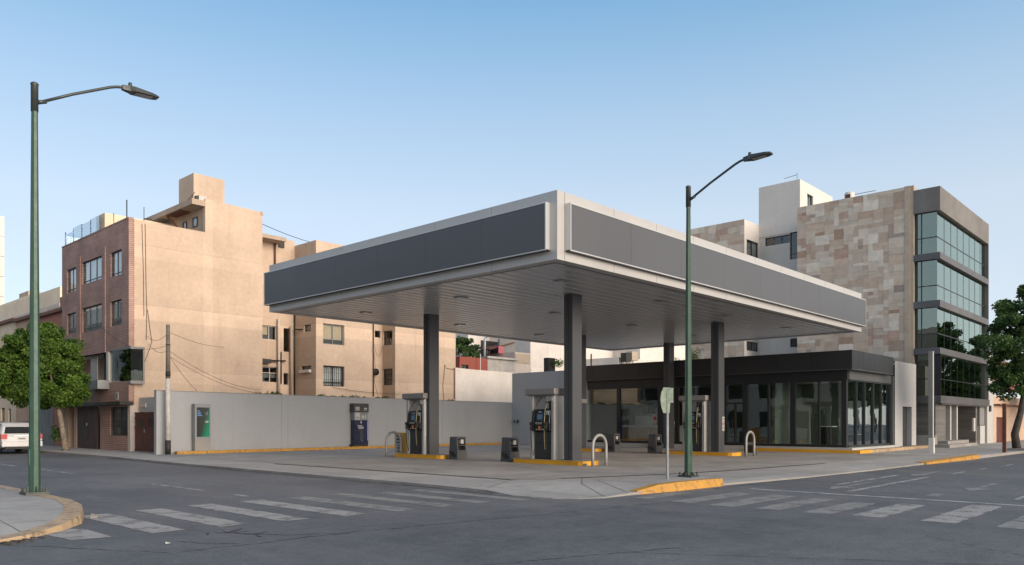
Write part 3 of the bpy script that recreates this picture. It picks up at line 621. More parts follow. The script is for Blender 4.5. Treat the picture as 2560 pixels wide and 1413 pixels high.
m = mb('label_white'); m.box(30.50, 30.68, 16.084, 16.097, 1.12, 1.72); m.mat('print_red').box(30.52, 30.66, 16.08, 16.084, 1.47, 1.52).box(30.52, 30.66, 16.08, 16.084, 1.32, 1.345); m.mat('print_dark')
for z in (1.63, 1.575, 1.42, 1.38, 1.25, 1.18): m.box(30.52, 30.66, 16.08, 16.084, z, z+.03)
tag(m.build('notice_plate'), 'tall narrow notice plate fixed to the right-hand canopy column', 'sign')

# ================================================================== STREET LAMPS AND SIGN
def lamp(name, x, y, z0, h, arm, label, L, rise):
    r = thing('street_lamp', label, 'street lamp', (x, y, z0), 'green street lamps')
    zt = z0+h
    m = mb('lamp_dark'); m.prism([(x-.2, y-.2), (x+.2, y-.2), (x+.2, y+.2), (x-.2, y+.2)], z0-.01, z0+.045)
    for a in (-1, 1):
        for b in (-1, 1): m.tube([(x+a*.16, y+b*.16, z0+.045), (x+a*.16, y+b*.16, z0+.13)], .02, 6)
    for a, b in ((1, 0), (-1, 0), (0, 1), (0, -1)): m.idx([(x+a*.09-b*.01, y+b*.09-a*.01, z0+.045), (x+a*.19-b*.01, y+b*.19-a*.01, z0+.045), (x+a*.09-b*.01, y+b*.09-a*.01, z0+.16), (x+a*.09+b*.01, y+b*.09+a*.01, z0+.045), (x+a*.19+b*.01, y+b*.19+a*.01, z0+.045), (x+a*.09+b*.01, y+b*.09+a*.01, z0+.16)], [(0, 1, 2), (5, 4, 3), (0, 3, 4, 1), (1, 4, 5, 2)])
    m.build('base_plate', parent=r)
    m = mb('lamp_green'); m.smooth = False
    ring = lambda rad: [(x+rad*math.cos(2*math.pi*(k+.5)/8), y+rad*math.sin(2*math.pi*(k+.5)/8)) for k in range(8)]
    lo, hi = ring(.102), ring(.056)
    m.idx([(*p, z0+.03) for p in lo]+[(*p, zt-.5) for p in hi], [(i, (i+1) % 8, 8+(i+1) % 8, 8+i) for i in range(8)])
    m.box(x-.035, x+.035, y-.102, y-.09, z0+.55, z0+.85); m.box(x-.102, x-.09, y-.035, y+.035, z0+.55, z0+.85)
    m.build('pole', parent=r)
    m = mb('lamp_dark'); m.tube([(x, y, zt-.52), (x, y, zt-.02), (x, y, zt), (x, y, zt+.03)], [.066, .066, .076, .05], 12)
    dx, dy = arm
    P = lambda s, z: (x+dx*s, y+dy*s, z)
    m.tube([P(.05, zt-.33), P(.12, zt-.305), P(.2, zt-.28)], [.045, .038, .033], 10); m.build('collar', parent=r)
    m = mb('lamp_dark'); m.tube([P(.12, zt-.30), P(L*.4, zt-.30+rise*.42), P(L*.82, zt-.30+rise*.90), P(L*.90, zt-.30+rise*.97), P(L*.96, zt-.30+rise), P(L, zt-.30+rise)], .029, 10); m.build('arm', parent=r)
    zz = zt-.30+rise; px, py = -dy, dx
    m = mb('lamp_dark')
    prof = [(0, .045, .05, -.045), (.14, .075, .06, -.055), (.22, .135, .055, -.05), (.60, .135, .03, -.03), (.72, .09, .015, -.02)]
    v = []
    for s, w, u, d in prof: v += [(*P(L-.06+s, zz+u)[:2], zz+u)]*0; 
    vs = []
    for s, w, u, d in prof:
        c = P(L-.06+s, zz)
        vs += [(c[0]-px*w, c[1]-py*w, zz+d), (c[0]+px*w, c[1]+py*w, zz+d), (c[0]+px*w*.8, c[1]+py*w*.8, zz+u), (c[0]-px*w*.8, c[1]-py*w*.8, zz+u)]
    fs = [(4*i+k, 4*i+(k+1) % 4, 4*i+4+(k+1) % 4, 4*i+4+k) for i in range(4) for k in range(4)]+[(3, 2, 1, 0), (16, 17, 18, 19)]
    m.idx(vs, fs); hd = m.build('lamp_head', parent=r)
    m = mb('lamp_lens'); a, b = P(L+.19, zz), P(L+.53, zz)
    m.idx([(a[0]-px*.10, a[1]-py*.10, zz-.058), (a[0]+px*.10, a[1]+py*.10, zz-.058), (b[0]+px*.10, b[1]+py*.10, zz-.042), (b[0]-px*.10, b[1]-py*.10, zz-.042)], [(0, 1, 2, 3)]); m.build('lens', parent=hd)
    c = P(L+.1, zz); mb('lamp_dark').tube([(c[0], c[1], zz+.05), (c[0], c[1], zz+.14)], [.045, .035], 10).build('photocell', parent=hd)
lamp('l', 4.66, 16.75, .13, 7.80, (1, 0), 'tall green street lamp on the near left corner pavement', 1.65, .74)
lamp('r', 17.98, 10.45, ZP, 7.55, (0, -1), 'tall green street lamp beside the yellow corner kerb', 1.60, .66)
r = thing('street_sign', 'thin grey post with a street name plate seen from behind', 'sign', (16.9, 10.42, ZP))
m = mb('galvanised'); m.box(16.88, 16.92, 10.40, 10.44, ZP, 2.36).box(16.865, 16.935, 10.395, 10.40, ZP, 2.3); m.build('post', parent=r)
def name_plate(pts, c, ang, t=.006):
    dx, dy = math.cos(ang), math.sin(ang); n = len(pts); m = mb('sign_back')
    v = [(c[0]+p*dx, c[1]+p*dy, z) for p, z in pts]+[(c[0]+p*dx-dy*t, c[1]+p*dy+dx*t, z) for p, z in pts]
    m.idx(v, [tuple(range(n)), tuple(range(2*n-1, n-1, -1))]+[(i, n+i, n+(i+1) % n, (i+1) % n) for i in range(n)]); m.build('name_plate', parent=r)
name_plate([(-.10, 1.72), (.08, 1.72), (.10, 1.95), (.10, 2.36), (-.10, 2.36), (-.17, 2.22), (-.19, 2.05), (-.16, 1.86)], (16.87, 10.41), -.42)
name_plate([(-.02, 1.98), (.13, 1.98), (.13, 2.35), (-.02, 2.35)], (16.93, 10.38), -.35)
# ================================================================== BOUNDARY WALL, KIOSKS
YW = 34.6; xw0 = QY(YW, 391)[0]; zl = QY(YW, 395, 977)[1]; zr = QY(YW, 1283, 1008)[1]
w = thing('boundary_wall', 'long smooth grey wall along the left side of the filling station', 'wall', (xw0, YW, ZP))
m = mb('grey_wall')
def slopewall(m, x0, x1, z0, z1, y0, y1):
    m.idx([(x0, y0, 0), (x1, y0, 0), (x1, y1, 0), (x0, y1, 0), (x0, y0, z0), (x1, y0, z1), (x1, y1, z1), (x0, y1, z0)], [(0, 1, 5, 4), (1, 2, 6, 5), (2, 3, 7, 6), (3, 0, 4, 7), (4, 5, 6, 7)])
js = [xw0, QY(YW, 704)[0], QY(YW, 720)[0], QY(YW, 1106)[0], 37.3]
for i in range(4):
    f = lambda x: zl+(zr-zl)*(x-xw0)/(37.3-xw0)
    slopewall(m, js[i]+(.006 if i else 0), js[i+1]-.006, f(js[i]), f(js[i+1]), YW, YW+.25)
slopewall(m, xw0+.02, 37.28, zl-.01, zr-.01, YW+.012, YW+.24)
m.build('wall', parent=w)
mb('kerb_concrete').idx([(xw0, YW-.01, zl), (37.3, YW-.01, zr), (37.3, YW+.27, zr), (xw0, YW+.27, zl), (xw0, YW-.01, zl+.03), (37.3, YW-.01, zr+.03), (37.3, YW+.27, zr+.03), (xw0, YW+.27, zl+.03)], [(0, 1, 5, 4), (1, 2, 6, 5), (2, 3, 7, 6), (3, 0, 4, 7), (4, 5, 6, 7)]).build('coping', parent=w)
# kiosk with the poster
yk = YW-.36; xa, xb = QY(yk, 487)[0], QY(yk, 527)[0]; ztp = QY(yk, 507, 1010)[1]; zlo = QY(yk, 507, 1098)[1]
k = thing('advertising_kiosk', 'grey upright display case with a dark and green poster, against the grey wall', 'display case', ((xa+xb)/2, yk, ZP))
m = mb('kiosk_grey'); m.box(xa, xb, yk, yk+.3, zlo, ztp, skip='f').box(xa, xa+.09, yk-.001, yk+.02, zlo, ztp).box(xb-.06, xb, yk-.001, yk+.02, zlo, ztp).box(xa+.09, xb-.06, yk-.001, yk+.02, zlo, zlo+.10).box(xa+.09, xb-.06, yk-.001, yk+.02, ztp-.16, ztp); m.build('case', parent=k)
mb('kiosk_base').box(xa+.01, xb-.01, yk+.01, yk+.29, ZP, zlo).build('base', parent=k)
pn = mb('poster_print').box(xa+.09, xb-.06, yk+.022, yk+.05, zlo+.10, ztp-.16).build('poster', parent=k)
m = mb('print_blue'); wq = xb-xa
for i, (l, z) in enumerate(((.10, 1.98), (.15, 1.91), (.17, 1.84), (.22, 1.77))): m.box(xa+.13, xa+.13+l, yk+.018, yk+.0215, z, z+.04)
m.mat('label_white').box(xb-.26, xb-.11, yk+.018, yk+.0215, 1.47, 1.50).box(xb-.23, xb-.09, yk+.018, yk+.0215, 1.52, 1.55).box(xb-.22, xb-.21, yk+.018, yk+.0215, 1.80, 1.95).box(xb-.15, xb-.14, yk+.018, yk+.0215, 1.80, 1.95); m.build('lettering', parent=pn)
# payment totem
xa, xb = QY(yk, 884)[0], QY(yk, 921)[0]; z3 = QY(yk, 902, 1009)[1]; z2 = QY(yk, 902, 1031)[1]; z1 = QY(yk, 902, 1050)[1]; w_ = xb-xa
k = thing('payment_totem', 'slim dark totem with a navy lower screen and violet light strip, on the grey wall', 'totem', ((xa+xb)/2, yk, ZP))
m = mb('kiosk_dark'); m.box(xa, xb, yk-.03, yk+.34, z2, z3); m.mat('label_white')
for i in range(3): m.box(xa+.11*w_, xa+.38*w_, yk-.034, yk-.03, z2+.10+.07*i, z2+.145+.07*i)
m.box(xa+.68*w_, xa+.88*w_, yk-.034, yk-.03, z2+.18, z2+.24).box(xa+.66*w_, xa+.88*w_, yk-.034, yk-.03, z2+.11, z2+.145); m.build('header', parent=k)
m = mb('kiosk_grey'); m.box(xa+.04, xb-.04, yk, yk+.33, z1-.02, z2); m.mat('label_white').box(xa+.12*w_, xa+.40*w_, yk-.006, yk, z1+.03, z2-.02).box(xa+.56*w_, xa+.70*w_, yk-.004, yk, z1+.08, z1+.24).box(xa+.76*w_, xa+.81*w_, yk-.004, yk, z1+.06, z1+.26).box(xa+.88*w_, xa+.90*w_, yk-.004, yk, z1+.05, z1+.3); m.mat('print_dark').box(xa+.18*w_, xa+.34*w_, yk-.009, yk-.006, z1+.1, z1+.14); m.build('info_panel', parent=k)
m = mb('kiosk_navy'); m.box(xa+.06, xb-.03, yk-.02, yk+.33, .30, z1-.02); m.mat('print_dark').box(xa+.42*w_, xa+.62*w_, yk-.024, yk-.02, .48, 1.06); m.mat('label_white').box(xa+.25*w_, xa+.58*w_, yk-.024, yk-.02, 1.27, 1.31).box(xa+.27*w_, xa+.66*w_, yk-.024, yk-.02, 1.19, 1.23).box(xa+.31*w_, xa+.66*w_, yk-.024, yk-.02, 1.13, 1.155).box(xa+.45*w_, xa+.52*w_, yk-.024, yk-.02, 1.42, 1.54).box(xa+.48*w_, xa+.62*w_, yk-.024, yk-.02, .47, .485); sc = m.build('lower_screen', parent=k)
mb('strip_violet').box(xb-.085, xb-.06, yk-.027, yk-.0205, .50, z1-.05).build('light_strip', parent=sc)
mb('dark_metal').box(xa-.03, xb-.02, yk-.01, yk+.33, ZP, .30).build('plinth', parent=k)
m = mb('dark_metal'); m.box(37.0, 37.18, 34.0, 34.25, 1.45, 1.62); m.mat('label_white').box(36.98, 37.0, 34.03, 34.12, 1.5, 1.6); tag(m.build('wall_lamp'), 'small wall-mounted light where the grey wall meets the shop', 'light fitting')
# ================================================================== THE SHOP
XS, YS = 37.2, 13.3
XE = QY(YS, 2283)[0]                       # far end of the side wall
s = thing('filling_station_shop', 'low dark glass-fronted shop with a black fascia behind the fuel pumps', 'shop', (XS, YS, ZP))
zg0, zg1, zb1, zf0, zf1 = .30, 3.50, 3.92, 3.95, 4.82
ylf = QX(XS, 1440)[0]; ygl = QX(XS, 1470)[0]
m = mb('store_grey')
for a, b in ((34.6, 33.4), (33.4, 32.0), (32.0, ygl)): m.pb('X', XS, b+.006, a-.006, ZP, 4.66, 0, .25)
m.pb('X', XS, ygl+.01, 34.58, ZP, 4.655, .01, .24)
m.box(XS+.26, XE-.3, 34.36, 34.6, ZP, 4.66).build('grey_wall', parent=s)
m = mb('kerb_concrete'); m.box(XS+.3, XE, YS+.31, 34.3, 4.45, 4.6).build('roof', parent=s)
m = mb('dark_panel'); fx, fy = XS-.38, YS-.38; xfe = QY(fy, 2234)[0]
npx = 10
for i in range(npx): m.pb('X', fx, fy+.302+(ylf-fy-.302)*i/npx+.005, fy+.302+(ylf-fy-.302)*(i+1)/npx-.005, zf0, zf1, 0, .3)
for i in range(4): m.pb('Y', fy, fx+(xfe-fx)*i/4+.005, fx+(xfe-fx)*(i+1)/4-.005, zf0, zf1, 0, .3)
m.box(fx+.012, xfe-.01, fy+.012, fy+.28, zf0+.01, zf1-.01).box(fx+.012, fx+.28, fy+.28, ylf-.01, zf0+.01, zf1-.01)
fa = m.build('fascia', parent=s)
m = mb('mid_frame'); m.box(fx-.01, fx+.02, fy-.01, ylf, zf0-.03, zf0-.002).box(fx+.021, xfe, fy-.01, fy+.02, zf0-.03, zf0-.002); m.build('trim', parent=fa)
m = mb('dark_frame'); m.box(fx, XS+.3, fy, ylf, zb1+.003, zf0-.033).box(XS+.301, xfe, fy, YS+.3, zb1+.003, zf0-.033); m.build('fascia_underside', parent=s)
xge = QY(YS, 2226)[0]
m = mb('dark_frame'); m.pb('X', XS-.06, YS-.06, ygl, zg1, zb1, 0, .3); m.mat('mid_frame').pb('Y', YS-.06, XS+.241, xge+.25, zg1, zb1, 0, .3); m.build('header_beam', parent=s)
m = mb('dark_frame')
for px, wd in ((1546, .22), (1655, .55), (1692, .22), (1813, .12), (1863, .28), (1921, .09), (1982, .26), (2047, .09)):
    y = QX(XS, px)[0]; m.pb('X', XS, y-wd/2, y+wd/2, zg0, zg1, -.02, .12)
m.pb('X', XS, YS, YS+.22, zg0, zg1, -.02, .18)
for px in (2141.6, 2161.8, 2183.6, 2203.4): x = QY(YS, px)[0]; m.pb('Y', YS, x-.05, x+.05, zg0, zg1, -.02, .14)
m.pb('Y', YS, xge-.12, xge, zg0, zg1, -.02, .14)
m.pb('X', XS, YS+.23, ygl, zg0, zg0+.12, -.03, .10).pb('Y', YS, XS+.23, xge-.13, zg0, zg0+.10, -.03, .10)
m.pb('X', XS, YS+.23, ygl, zg1-.08, zg1, -.025, .10).pb('Y', YS, XS+.23, xge-.13, zg1-.06, zg1, -.025, .10)
ydl, ydr = QX(XS, 1813)[0], QX(XS, 1846)[0]
m.pb('X', XS, QX(XS, 1863)[0], QX(XS, 1700)[0], 2.42, 2.5, -.022, .11)
m.build('window_frame', parent=s)
ps = [1470, 1546, 1655, 1692, 1813, 1863, 1921, 1982, 2047, 2113]
for a, b in zip(ps[:-1], ps[1:]):
    if a == 1655: continue
    p, q = QX(XS, a)[0], QX(XS, b)[0]; mb('shop_glass').pb('X', XS, q+.02, p-.02, zg0+.1, zg1-.05, .05, .062).build('window_pane', parent=s)
xs = [XS+.15]+[QY(YS, p)[0] for p in (2141.6, 2161.8, 2183.6, 2203.4)]+[xge-.1]
for a, b in zip(xs[:-1], xs[1:]): mb('shop_glass').pb('Y', YS, a+.02, b-.02, zg0+.08, zg1-.05, .05, .062).build('window_pane', parent=s)
m = mb('dark_metal'); y = QX(XS, 1546)[0]; m.pb('X', XS, y-.04, y+.04, 1.0, 1.7, -.08, -.04); y = QX(XS, 1832)[0]; m.pb('X', XS, y-.02, y+.02, .9, 1.6, -.08, -.04); m.pb('X', XS, y-.16, y-.08, .3, 2.42, -.012, .1); m.build('door_handle', parent=s)
m = mb('label_white'); y = QX(XS, 1636)[0]; m.pb('X', XS, y-.17, y+.17, 1.45, 1.95, .035, .045); m.mat('print_red').pb('X', XS, y-.09, y+.09, 1.60, 1.80, .031, .035); m.build('window_notice', parent=s)
m = mb('label_white'); y = QX(XS, 1677)[0]; m.pb('X', XS, y-.2, y+.2, 1.50, 2.12, -.034, -.024); m.mat('print_blue')
for z in (2.0, 1.9, 1.8, 1.72): m.pb('X', XS, y-.15, y+.15, z, z+.05, -.038, -.034)
m.build('window_notice', parent=s)
# white side wall with the service door, column
xd0, xd1 = QY(YS, 2249)[0], QY(YS, 2272)[0]; zd = QY(YS, 2260, 1017)[1]; xw = QY(YS, 2236)[0]
m = mb('shop_side'); m.wall('Y', YS-.15, xw-.42, XE, ZP, 4.72, [(xd0, xd1, ZP, zd)], .35)
m.box(XE-.001, XE, YS-.14, 34.3, ZP, 4.71, skip='').idx([(xw-.42, YS-.15, 4.72), (XE, YS-.15, 4.72), (XE, YS+.3, 4.72), (xw-.42, YS+.3, 4.72)], [(0, 1, 2, 3)]); m.build('side_wall', parent=s)
m = mb('mid_frame'); m.pb('Y', YS, xge, xw-.421, ZP, zf0-.04, -.12, .3); m.build('corner_column', parent=s)
m = mb('kiosk_dark'); m.box(xd0+.02, xd1-.02, YS+.10, YS+.15, ZP, zd); d = m.build('service_door', parent=s)
m = mb('galvanised'); m.box(xd0+.25, xd0+.45, YS+.05, YS+.1, 1.05, 1.09); m.build('handle', parent=d)
m = mb('bin_dark'); m.box(xd0+.1, xd0+.5, YS-.0, YS+.08, ZP+.02, .25); m.build('vent', parent=d)
m = mb('pale_grey'); m.prism([(XS-.4, YS-.4), (xw-.45, YS-.4), (xw-.45, YS+.0), (XS+.0, YS+.0), (XS, ygl+.5), (XS-.4, ygl+.5)], ZP, .29); m.build('plinth', parent=s)
m = mb('island_yellow'); kc = G(2158, 1144, ZP); ky = YS-.95; kx = XS-1.0
m.prism([(kx, ky), (XS+.6, ky), (XS+.6, ky+.35), (kx+.35, ky+.35), (kx+.35, QX(kx, 1858)[0]), (kx, QX(kx, 1858)[0])], ZP, .21); m.mat('kerb_tan').box(XS+.601, XE-.1, ky, ky+.35, ZP, .21)
m.mat('kerb_concrete').prism([(kx+.35, ky+.35), (XE-.1, ky+.35), (XE-.1, YS-.16), (kx+.35, YS-.16)], ZP, .2).prism([(kx+.35, YS-.159), (XS-.401, YS-.159), (XS-.401, QX(kx, 1858)[0]), (kx+.35, QX(kx, 1858)[0])], ZP, .2)
tag(m.build('kerb_stone'), 'yellow and tan kerb step round the corner of the shop windows', 'kerb', 'yellow kerbs')
# interior
m = mb('floor_tile'); m.box(XS+.2, XE-.3, YS+.2, 34.3, ZP, .28); m.build('shop_floor', parent=s)
m = mb('interior_wall'); m.box(XS+6.0, XS+6.15, YS+.3, 34.3, .28, 4.4).box(XE-.35, XE-.31, YS+.3, 34.3, .28, 4.4).box(XS+2.5, XS+6.0, 17.9, 18.05, .28, 3.6); m.mat('pale_grey').box(XS+3.4, XS+3.46, 16.4, 17.89, .28, 2.4); m.build('interior_wall', parent=s)
mb('interior_ceiling').box(XS+.15, XE-.36, YS+.25, 34.3, 3.62, 3.7).build('ceiling', parent=s)
def furn(name, label, cat, x0, x1, y0, y1, z1, mt, door=None, grp=None, z0=.28):
    o = thing(name, label, cat, ((x0+x1)/2, (y0+y1)/2, z0), grp)
    mb(mt).box(x0, x1, y0, y1, z0, z1).build('body', parent=o, bevel=.01)
    m = mb(door or mt); n = max(1, int((y1-y0)/.8))
    for i in range(n): m.box(x0-.02, x0, y0+(y1-y0)*i/n+.015, y0+(y1-y0)*(i+1)/n-.015, z0+.08, z1-.06)
    m.build('front', parent=o)
    mb('interior_light').box(x0-.04, x1, y0-.01, y1+.01, z1, z1+.04).build('top', parent=o)
furn('service_counter', 'pale counter with a brown wooden front seen through the left shop window', 'counter', 39.2, 40.0, 23.6, 27.3, 1.25, 'interior_light', 'counter_wood')
furn('wall_cabinet', 'pale tall cabinet against the back wall of the shop, left of the counter', 'cabinet', 42.6, 43.2, 26.5, 29.6, 2.6, 'interior_light', 'pale_grey')
furn('display_shelf', 'pale display shelf behind the wooden shop counter', 'shelf', 41.6, 42.1, 25.6, 28.0, 1.95, 'pale_grey', 'interior_light')
for i, (y_, z_, w_, h_) in enumerate(((26.0, 1.99, .5, .35), (26.7, 1.99, .4, .5), (27.5, 1.99, .6, .3))):
    tag(mb(('interior_light', 'dark_metal', 'pale_grey')[i]).box(41.65, 42.05, y_, y_+w_, z_, z_+h_).build('storage_box'), ('white box on the display shelf inside the shop', 'tall dark box on the display shelf inside the shop', 'wide grey box on the display shelf inside the shop')[i], 'box')
furn('storage_box', 'dark box standing on the shop floor behind the right-hand front window', 'box', 39.2, 39.8, 14.7, 15.3, 1.25, 'dark_metal')
furn('storage_box', 'low dark box near the back of the shop, by the corner window', 'box', 40.6, 41.1, 13.9, 14.5, .85, 'dark_metal')
m = mb('interior_light'); m.box(42.0, 42.05, 14.0, 15.2, 1.3, 2.6); m.mat('dark_frame').box(42.06, 42.1, 13.9, 15.3, 1.2, 2.7).box(42.07, 42.09, 14.5, 14.56, .28, 1.2); tag(m.build('display_board'), 'bright white board standing inside the shop behind the corner window', 'board')
m = mb('interior_light'); m.box(39.5, 39.9, 25.4, 25.9, 1.34, 1.8).box(39.6, 39.9, 24.0, 24.4, 1.34, 1.55); m.mat('dark_metal').box(39.55, 39.8, 24.7, 25.1, 1.34, 1.75); tag(m.build('till'), 'till and small boxes on top of the pale shop counter', 'till')
# roof plants, duct
def shrub(name, label, c, r, n, mat, cat='plant', group=None, size=.12):
    v = []; f = []; tint = []
    mm = mb(mat)
    for i in range(n):
        d = rng.normal(size=3); d /= np.linalg.norm(d); p = np.array(c)+d*np.array(r)*rng.uniform(.25, 1)
        leaf(mm, p, size*rng.uniform(.7, 1.3))
    mm.mat('bark')
    for k in range(4): mm.tube([(c[0], c[1], c[2]-r[2]), (c[0]+rng.uniform(-.5, .5)*r[0], c[1]+rng.uniform(-.5, .5)*r[1], c[2]+r[2]*.4)], [.02, .008], 5)
    return tag(mm.build(name), label, cat, group)
def leaf(mm, p, s, tint=None):
    a = rng.normal(size=3); a /= np.linalg.norm(a); b = np.cross(a, rng.normal(size=3)); b /= np.linalg.norm(b); c = np.cross(a, b)
    t = rng.uniform(0, 1) if tint is None else tint
    mm.tint = (t, t, t); mm.idx([p-a*s*.6, p+b*s*.35+c*s*.12, p+a*s*.6, p-b*s*.35+c*s*.12], [(0, 1, 2, 3)]); mm.tint = None
shrub('roof_plant', 'green shrub growing on the shop roof, left of the lamp post', (40.5, 24.4, 5.0), (.4, .7, .32), 300, 'leaf_bright', 'plant', 'roof plants', .08)
shrub('roof_plant', 'small leafy shrub on the shop roof between lamp post and column', (39.5, 22.55, 5.2), (.3, .4, .6), 300, 'leaf_bright', 'plant', 'roof plants', .08)

# ================================================================== OFFICE BUILDING
XO, YO = 48.1, 12.1
of = thing('office_building', 'modern office block with stone cladding and green glass bands, at the right', 'office building', (XO, YO, ZP))
xR = QY(YO, 2472)[0]; dz = 43.5/F
zz = lambda py: H+(HY-py)*dz
zt, zc0 = zz(465), zz(524.7); bands = [(zz(646), zz(629.6)), (zz(766.4), zz(749.4)), (zz(884), zz(868.6)), (zz(1008), zz(989))]
ygl2 = QX(XO, 2285)[0]
m = mb('cap_concrete'); m.pb('X', XO, YO, ygl2, zc0, zt, 0, .6).pb('Y', YO, XO+.601, xR, zc0, zt, 0, .6).box(XO+.601, xR, YO+.601, YO+8, zt-.4, zt-.1); m.build('roof_parapet', parent=of)
m = mb('band_metal')
for i, (a, b) in enumerate(bands):
    pr = .0 if i < 3 else .05
    m.pb('X', XO, YO+.0-pr, ygl2, a, b, -pr, .5).pb('Y', YO, XO+.501, xR-(.16 if i < 3 else 0)+.0, a, b, -pr, .5)
    m.box(XO+.502, xR-.3, YO+.502, YO+8, a, a+.05)
m.mat('band_metal').pb('Y', YO, xR-.15, xR, bands[3][1]+.002, zc0-.002, .0, .6)
m.build('floor_band', parent=of)
m = mb('cap_concrete'); m.box(xR+.0, xR+.02, YO+.61, YO+8, ZP, zt-.41); m.build('end_wall', parent=of)
fl = [(bands[0][1], zc0, zz(589)), (bands[1][1], bands[0][0], zz(711)), (bands[2][1], bands[1][0], zz(832)), (bands[3][1], bands[2][0], zz(946))]
xg1 = QY(YO+.2, 2463)[0]; ycn = QX(XO+.2, 2333)[0]
for i, (a, b, tr) in enumerate(fl):
    g = mb('office_glass'); g.pb('Y', YO+.2, XO+.20, xg1, a, b, 0, .012); g.pb('X', XO+.2, YO+.212, ygl2-.12, a, b, 0, .012); w = g.build('window_band', parent=of)
    m = mb('dark_frame'); nb = 8
    for k in range(1, nb): x = XO+.2+(xg1-XO-.2)*k/nb; m.pb('Y', YO+.19, x-.018, x+.018, a, b, 0, .05)
    m.pb('Y', YO+.185, XO+.2, xg1, tr-.025, tr+.025, 0, .05).pb('X', XO+.185, YO+.2, ygl2-.12, tr-.025, tr+.025, 0, .05)
    m.pb('X', XO+.182, YO+.20 if i != 3 else YO, YO+.24 if i != 3 else YO+.6, a, b, 0, .05) if i == 3 else m.pb('X', XO+.19, YO+1.0-.03, YO+1.03, a, b, 0, .05)
    m.pb('X', XO+.17, ygl2-.14, ygl2-.06, a, b, 0, .1); m.pb('Y', YO+.17, xg1, xg1+.08, a, b, 0, .3)
    m.build('mullion', parent=w)
    r = mb('room_dark'); r.box(XO+3.2, XO+3.25, YO+.3, YO+8, a, b); r.mat('interior_light').box(XO+.9, XO+2.6, YO+1.2, YO+1.24, b-.15, b-.02) ; r.mat('curtain_grey')
    if i < 3: r.box(XO+.34, XO+.37, ygl2-.5, ygl2-.2, a, b)
    r.mat('room_dark').box(XO+.4, xg1, YO+2.9, YO+2.95, a, b); r.mat('interior_ceiling').box(XO+.4, xg1, YO+.35, YO+2.9, b-.015, b-.005); r.build('interior', parent=of)
# stone wall: a wall of cut stones, every stone with its own tone
ys0, ys1, zs1 = QX(XO, 2275)[0], QX(XO, 1993)[0], QX(XO, 2278, 465)[1]
def stone_wall(m, P, c, a0, a1, z0, z1, cw=.29, ch=.20):
    nx, nz = max(2, round((a1-a0)/cw)), max(2, round((z1-z0)/ch)); cw, ch = (a1-a0)/nx, (z1-z0)/nz
    used = np.zeros((nx, nz), bool)
    pal = [(.49, .41, .335), (.54, .47, .40), (.46, .385, .315), (.61, .555, .48), (.51, .45, .385), (.41, .315, .25), (.50, .40, .32), (.57, .50, .43), (.34, .235, .175), (.43, .31, .25), (.63, .58, .52), (.31, .26, .24)]
    wt = [6, 6, 5, 4, 6, 3, 4, 5, 1.5, 2.2, 3, .8]
    for j in range(nz):
        for i in range(nx):
            if used[i, j]: continue
            w, h = random.choice([(1, 1), (2, 1), (2, 2), (2, 1), (3, 2), (3, 2), (2, 2), (1, 2), (2, 3), (3, 1), (4, 2), (3, 3)])
            while i+w > nx or used[i:i+w, j].any(): w -= 1
            h = min(h, nz-j); used[i:i+w, j:j+h] = True
            p = random.choices(pal, wt)[0]; k = random.uniform(.9, 1.1); m.tint = tuple(q*k for q in p)
            g = .0025; m.pb(P, c, a0+i*cw+g, a0+(i+w)*cw-g, z0+j*ch+g, z0+(j+h)*ch-g, random.uniform(-.014, .004), .05)
    m.tint = (.30, .26, .215); m.pb(P, c, a0, a1, z0, z1, .012, .3); m.tint = None
m = mb('stone_cladding'); stone_wall(m, 'X', XO, ys0+.3, ys1, 1.2, zs1); 
m.tint = (.42, .36, .29); m.box(XO-.02, XO+.3, ys0, ys0+.295, 1.2, zs1+.03)
m.tint = (.36, .31, .26); m.box(XO+.31, XO+6, ys0+.3, ys1, zs1-.5, zs1-.3)
m.build('stone_wall', parent=of)
m = mb('pier_beige'); m.box(XO+.02, XO+.5, ygl2+.02, ys0-.005, 1.2, zs1+.02); m.build('pier', parent=of)
# ground floor: board-marked concrete, entrance, steps
zgf = bands[3][0]
m = mb('board_concrete'); m.pb('X', XO+.25, YO+.3, ygl2+.5, ZP, zgf, 0, .3)
x1_, x2_ = QY(YO+.3, 2364)[0], QY(YO+.3, 2447)[0]
m.pb('Y', YO+.3, XO+.551, x1_, ZP, zgf, 0, .3)
m.build('base_wall', parent=of)
m = mb('entrance_shaded_brown'); m.box(x1_, xR-.1, YO+2.2, YO+2.4, ZP, zgf); m.build('entrance_wall', parent=of)  # recess shade put into the colour of this wall and its columns
m = mb('pale_grey')
for px in (2377, 2393): x = QY(YO+.4, px)[0]; m.box(x-.12, x+.12, YO+.4, YO+.7, ZP, zgf)
x = QY(YO+.3, 2362)[0]; m.box(x1_+.02, x1_+.5, YO+.9, YO+1.1, ZP, zgf); m.build('entrance_column', parent=of)
m = mb('kiosk_dark'); m.box(x1_+.30, x1_+.85, YO+.62, YO+.9, ZP, 1.25); m.mat('dark_frame').box(x1_+.02, x1_+.2, YO+.5, YO+.6, 1.5, 1.9); m.build('intercom', parent=of)
m = mb('garage_brown'); m.box(x1_+1.2, x1_+2.6, YO+2.12, YO+2.19, ZP, zgf-.1); m.build('entrance_door', parent=of)
x = QY(YO+.3, 2435)[0]; m = mb('pale_grey'); m.box(x-.25, x+.2, YO+.26, YO+.36, .9, 1.75); m.build('letter_plate', parent=of)
m = mb('board_concrete'); m.box(x2_-.6, x2_-.2, YO+.35, YO+2.1, ZP, zgf); m.mat('grey_paint').box(x2_, xR-.05, YO+.25, YO+.5, 1.3, zgf); m.mat('pale_grey').box(x2_, xR-.05, YO+.22, YO+.5, ZP, 1.25); m.build('side_bay', parent=of)
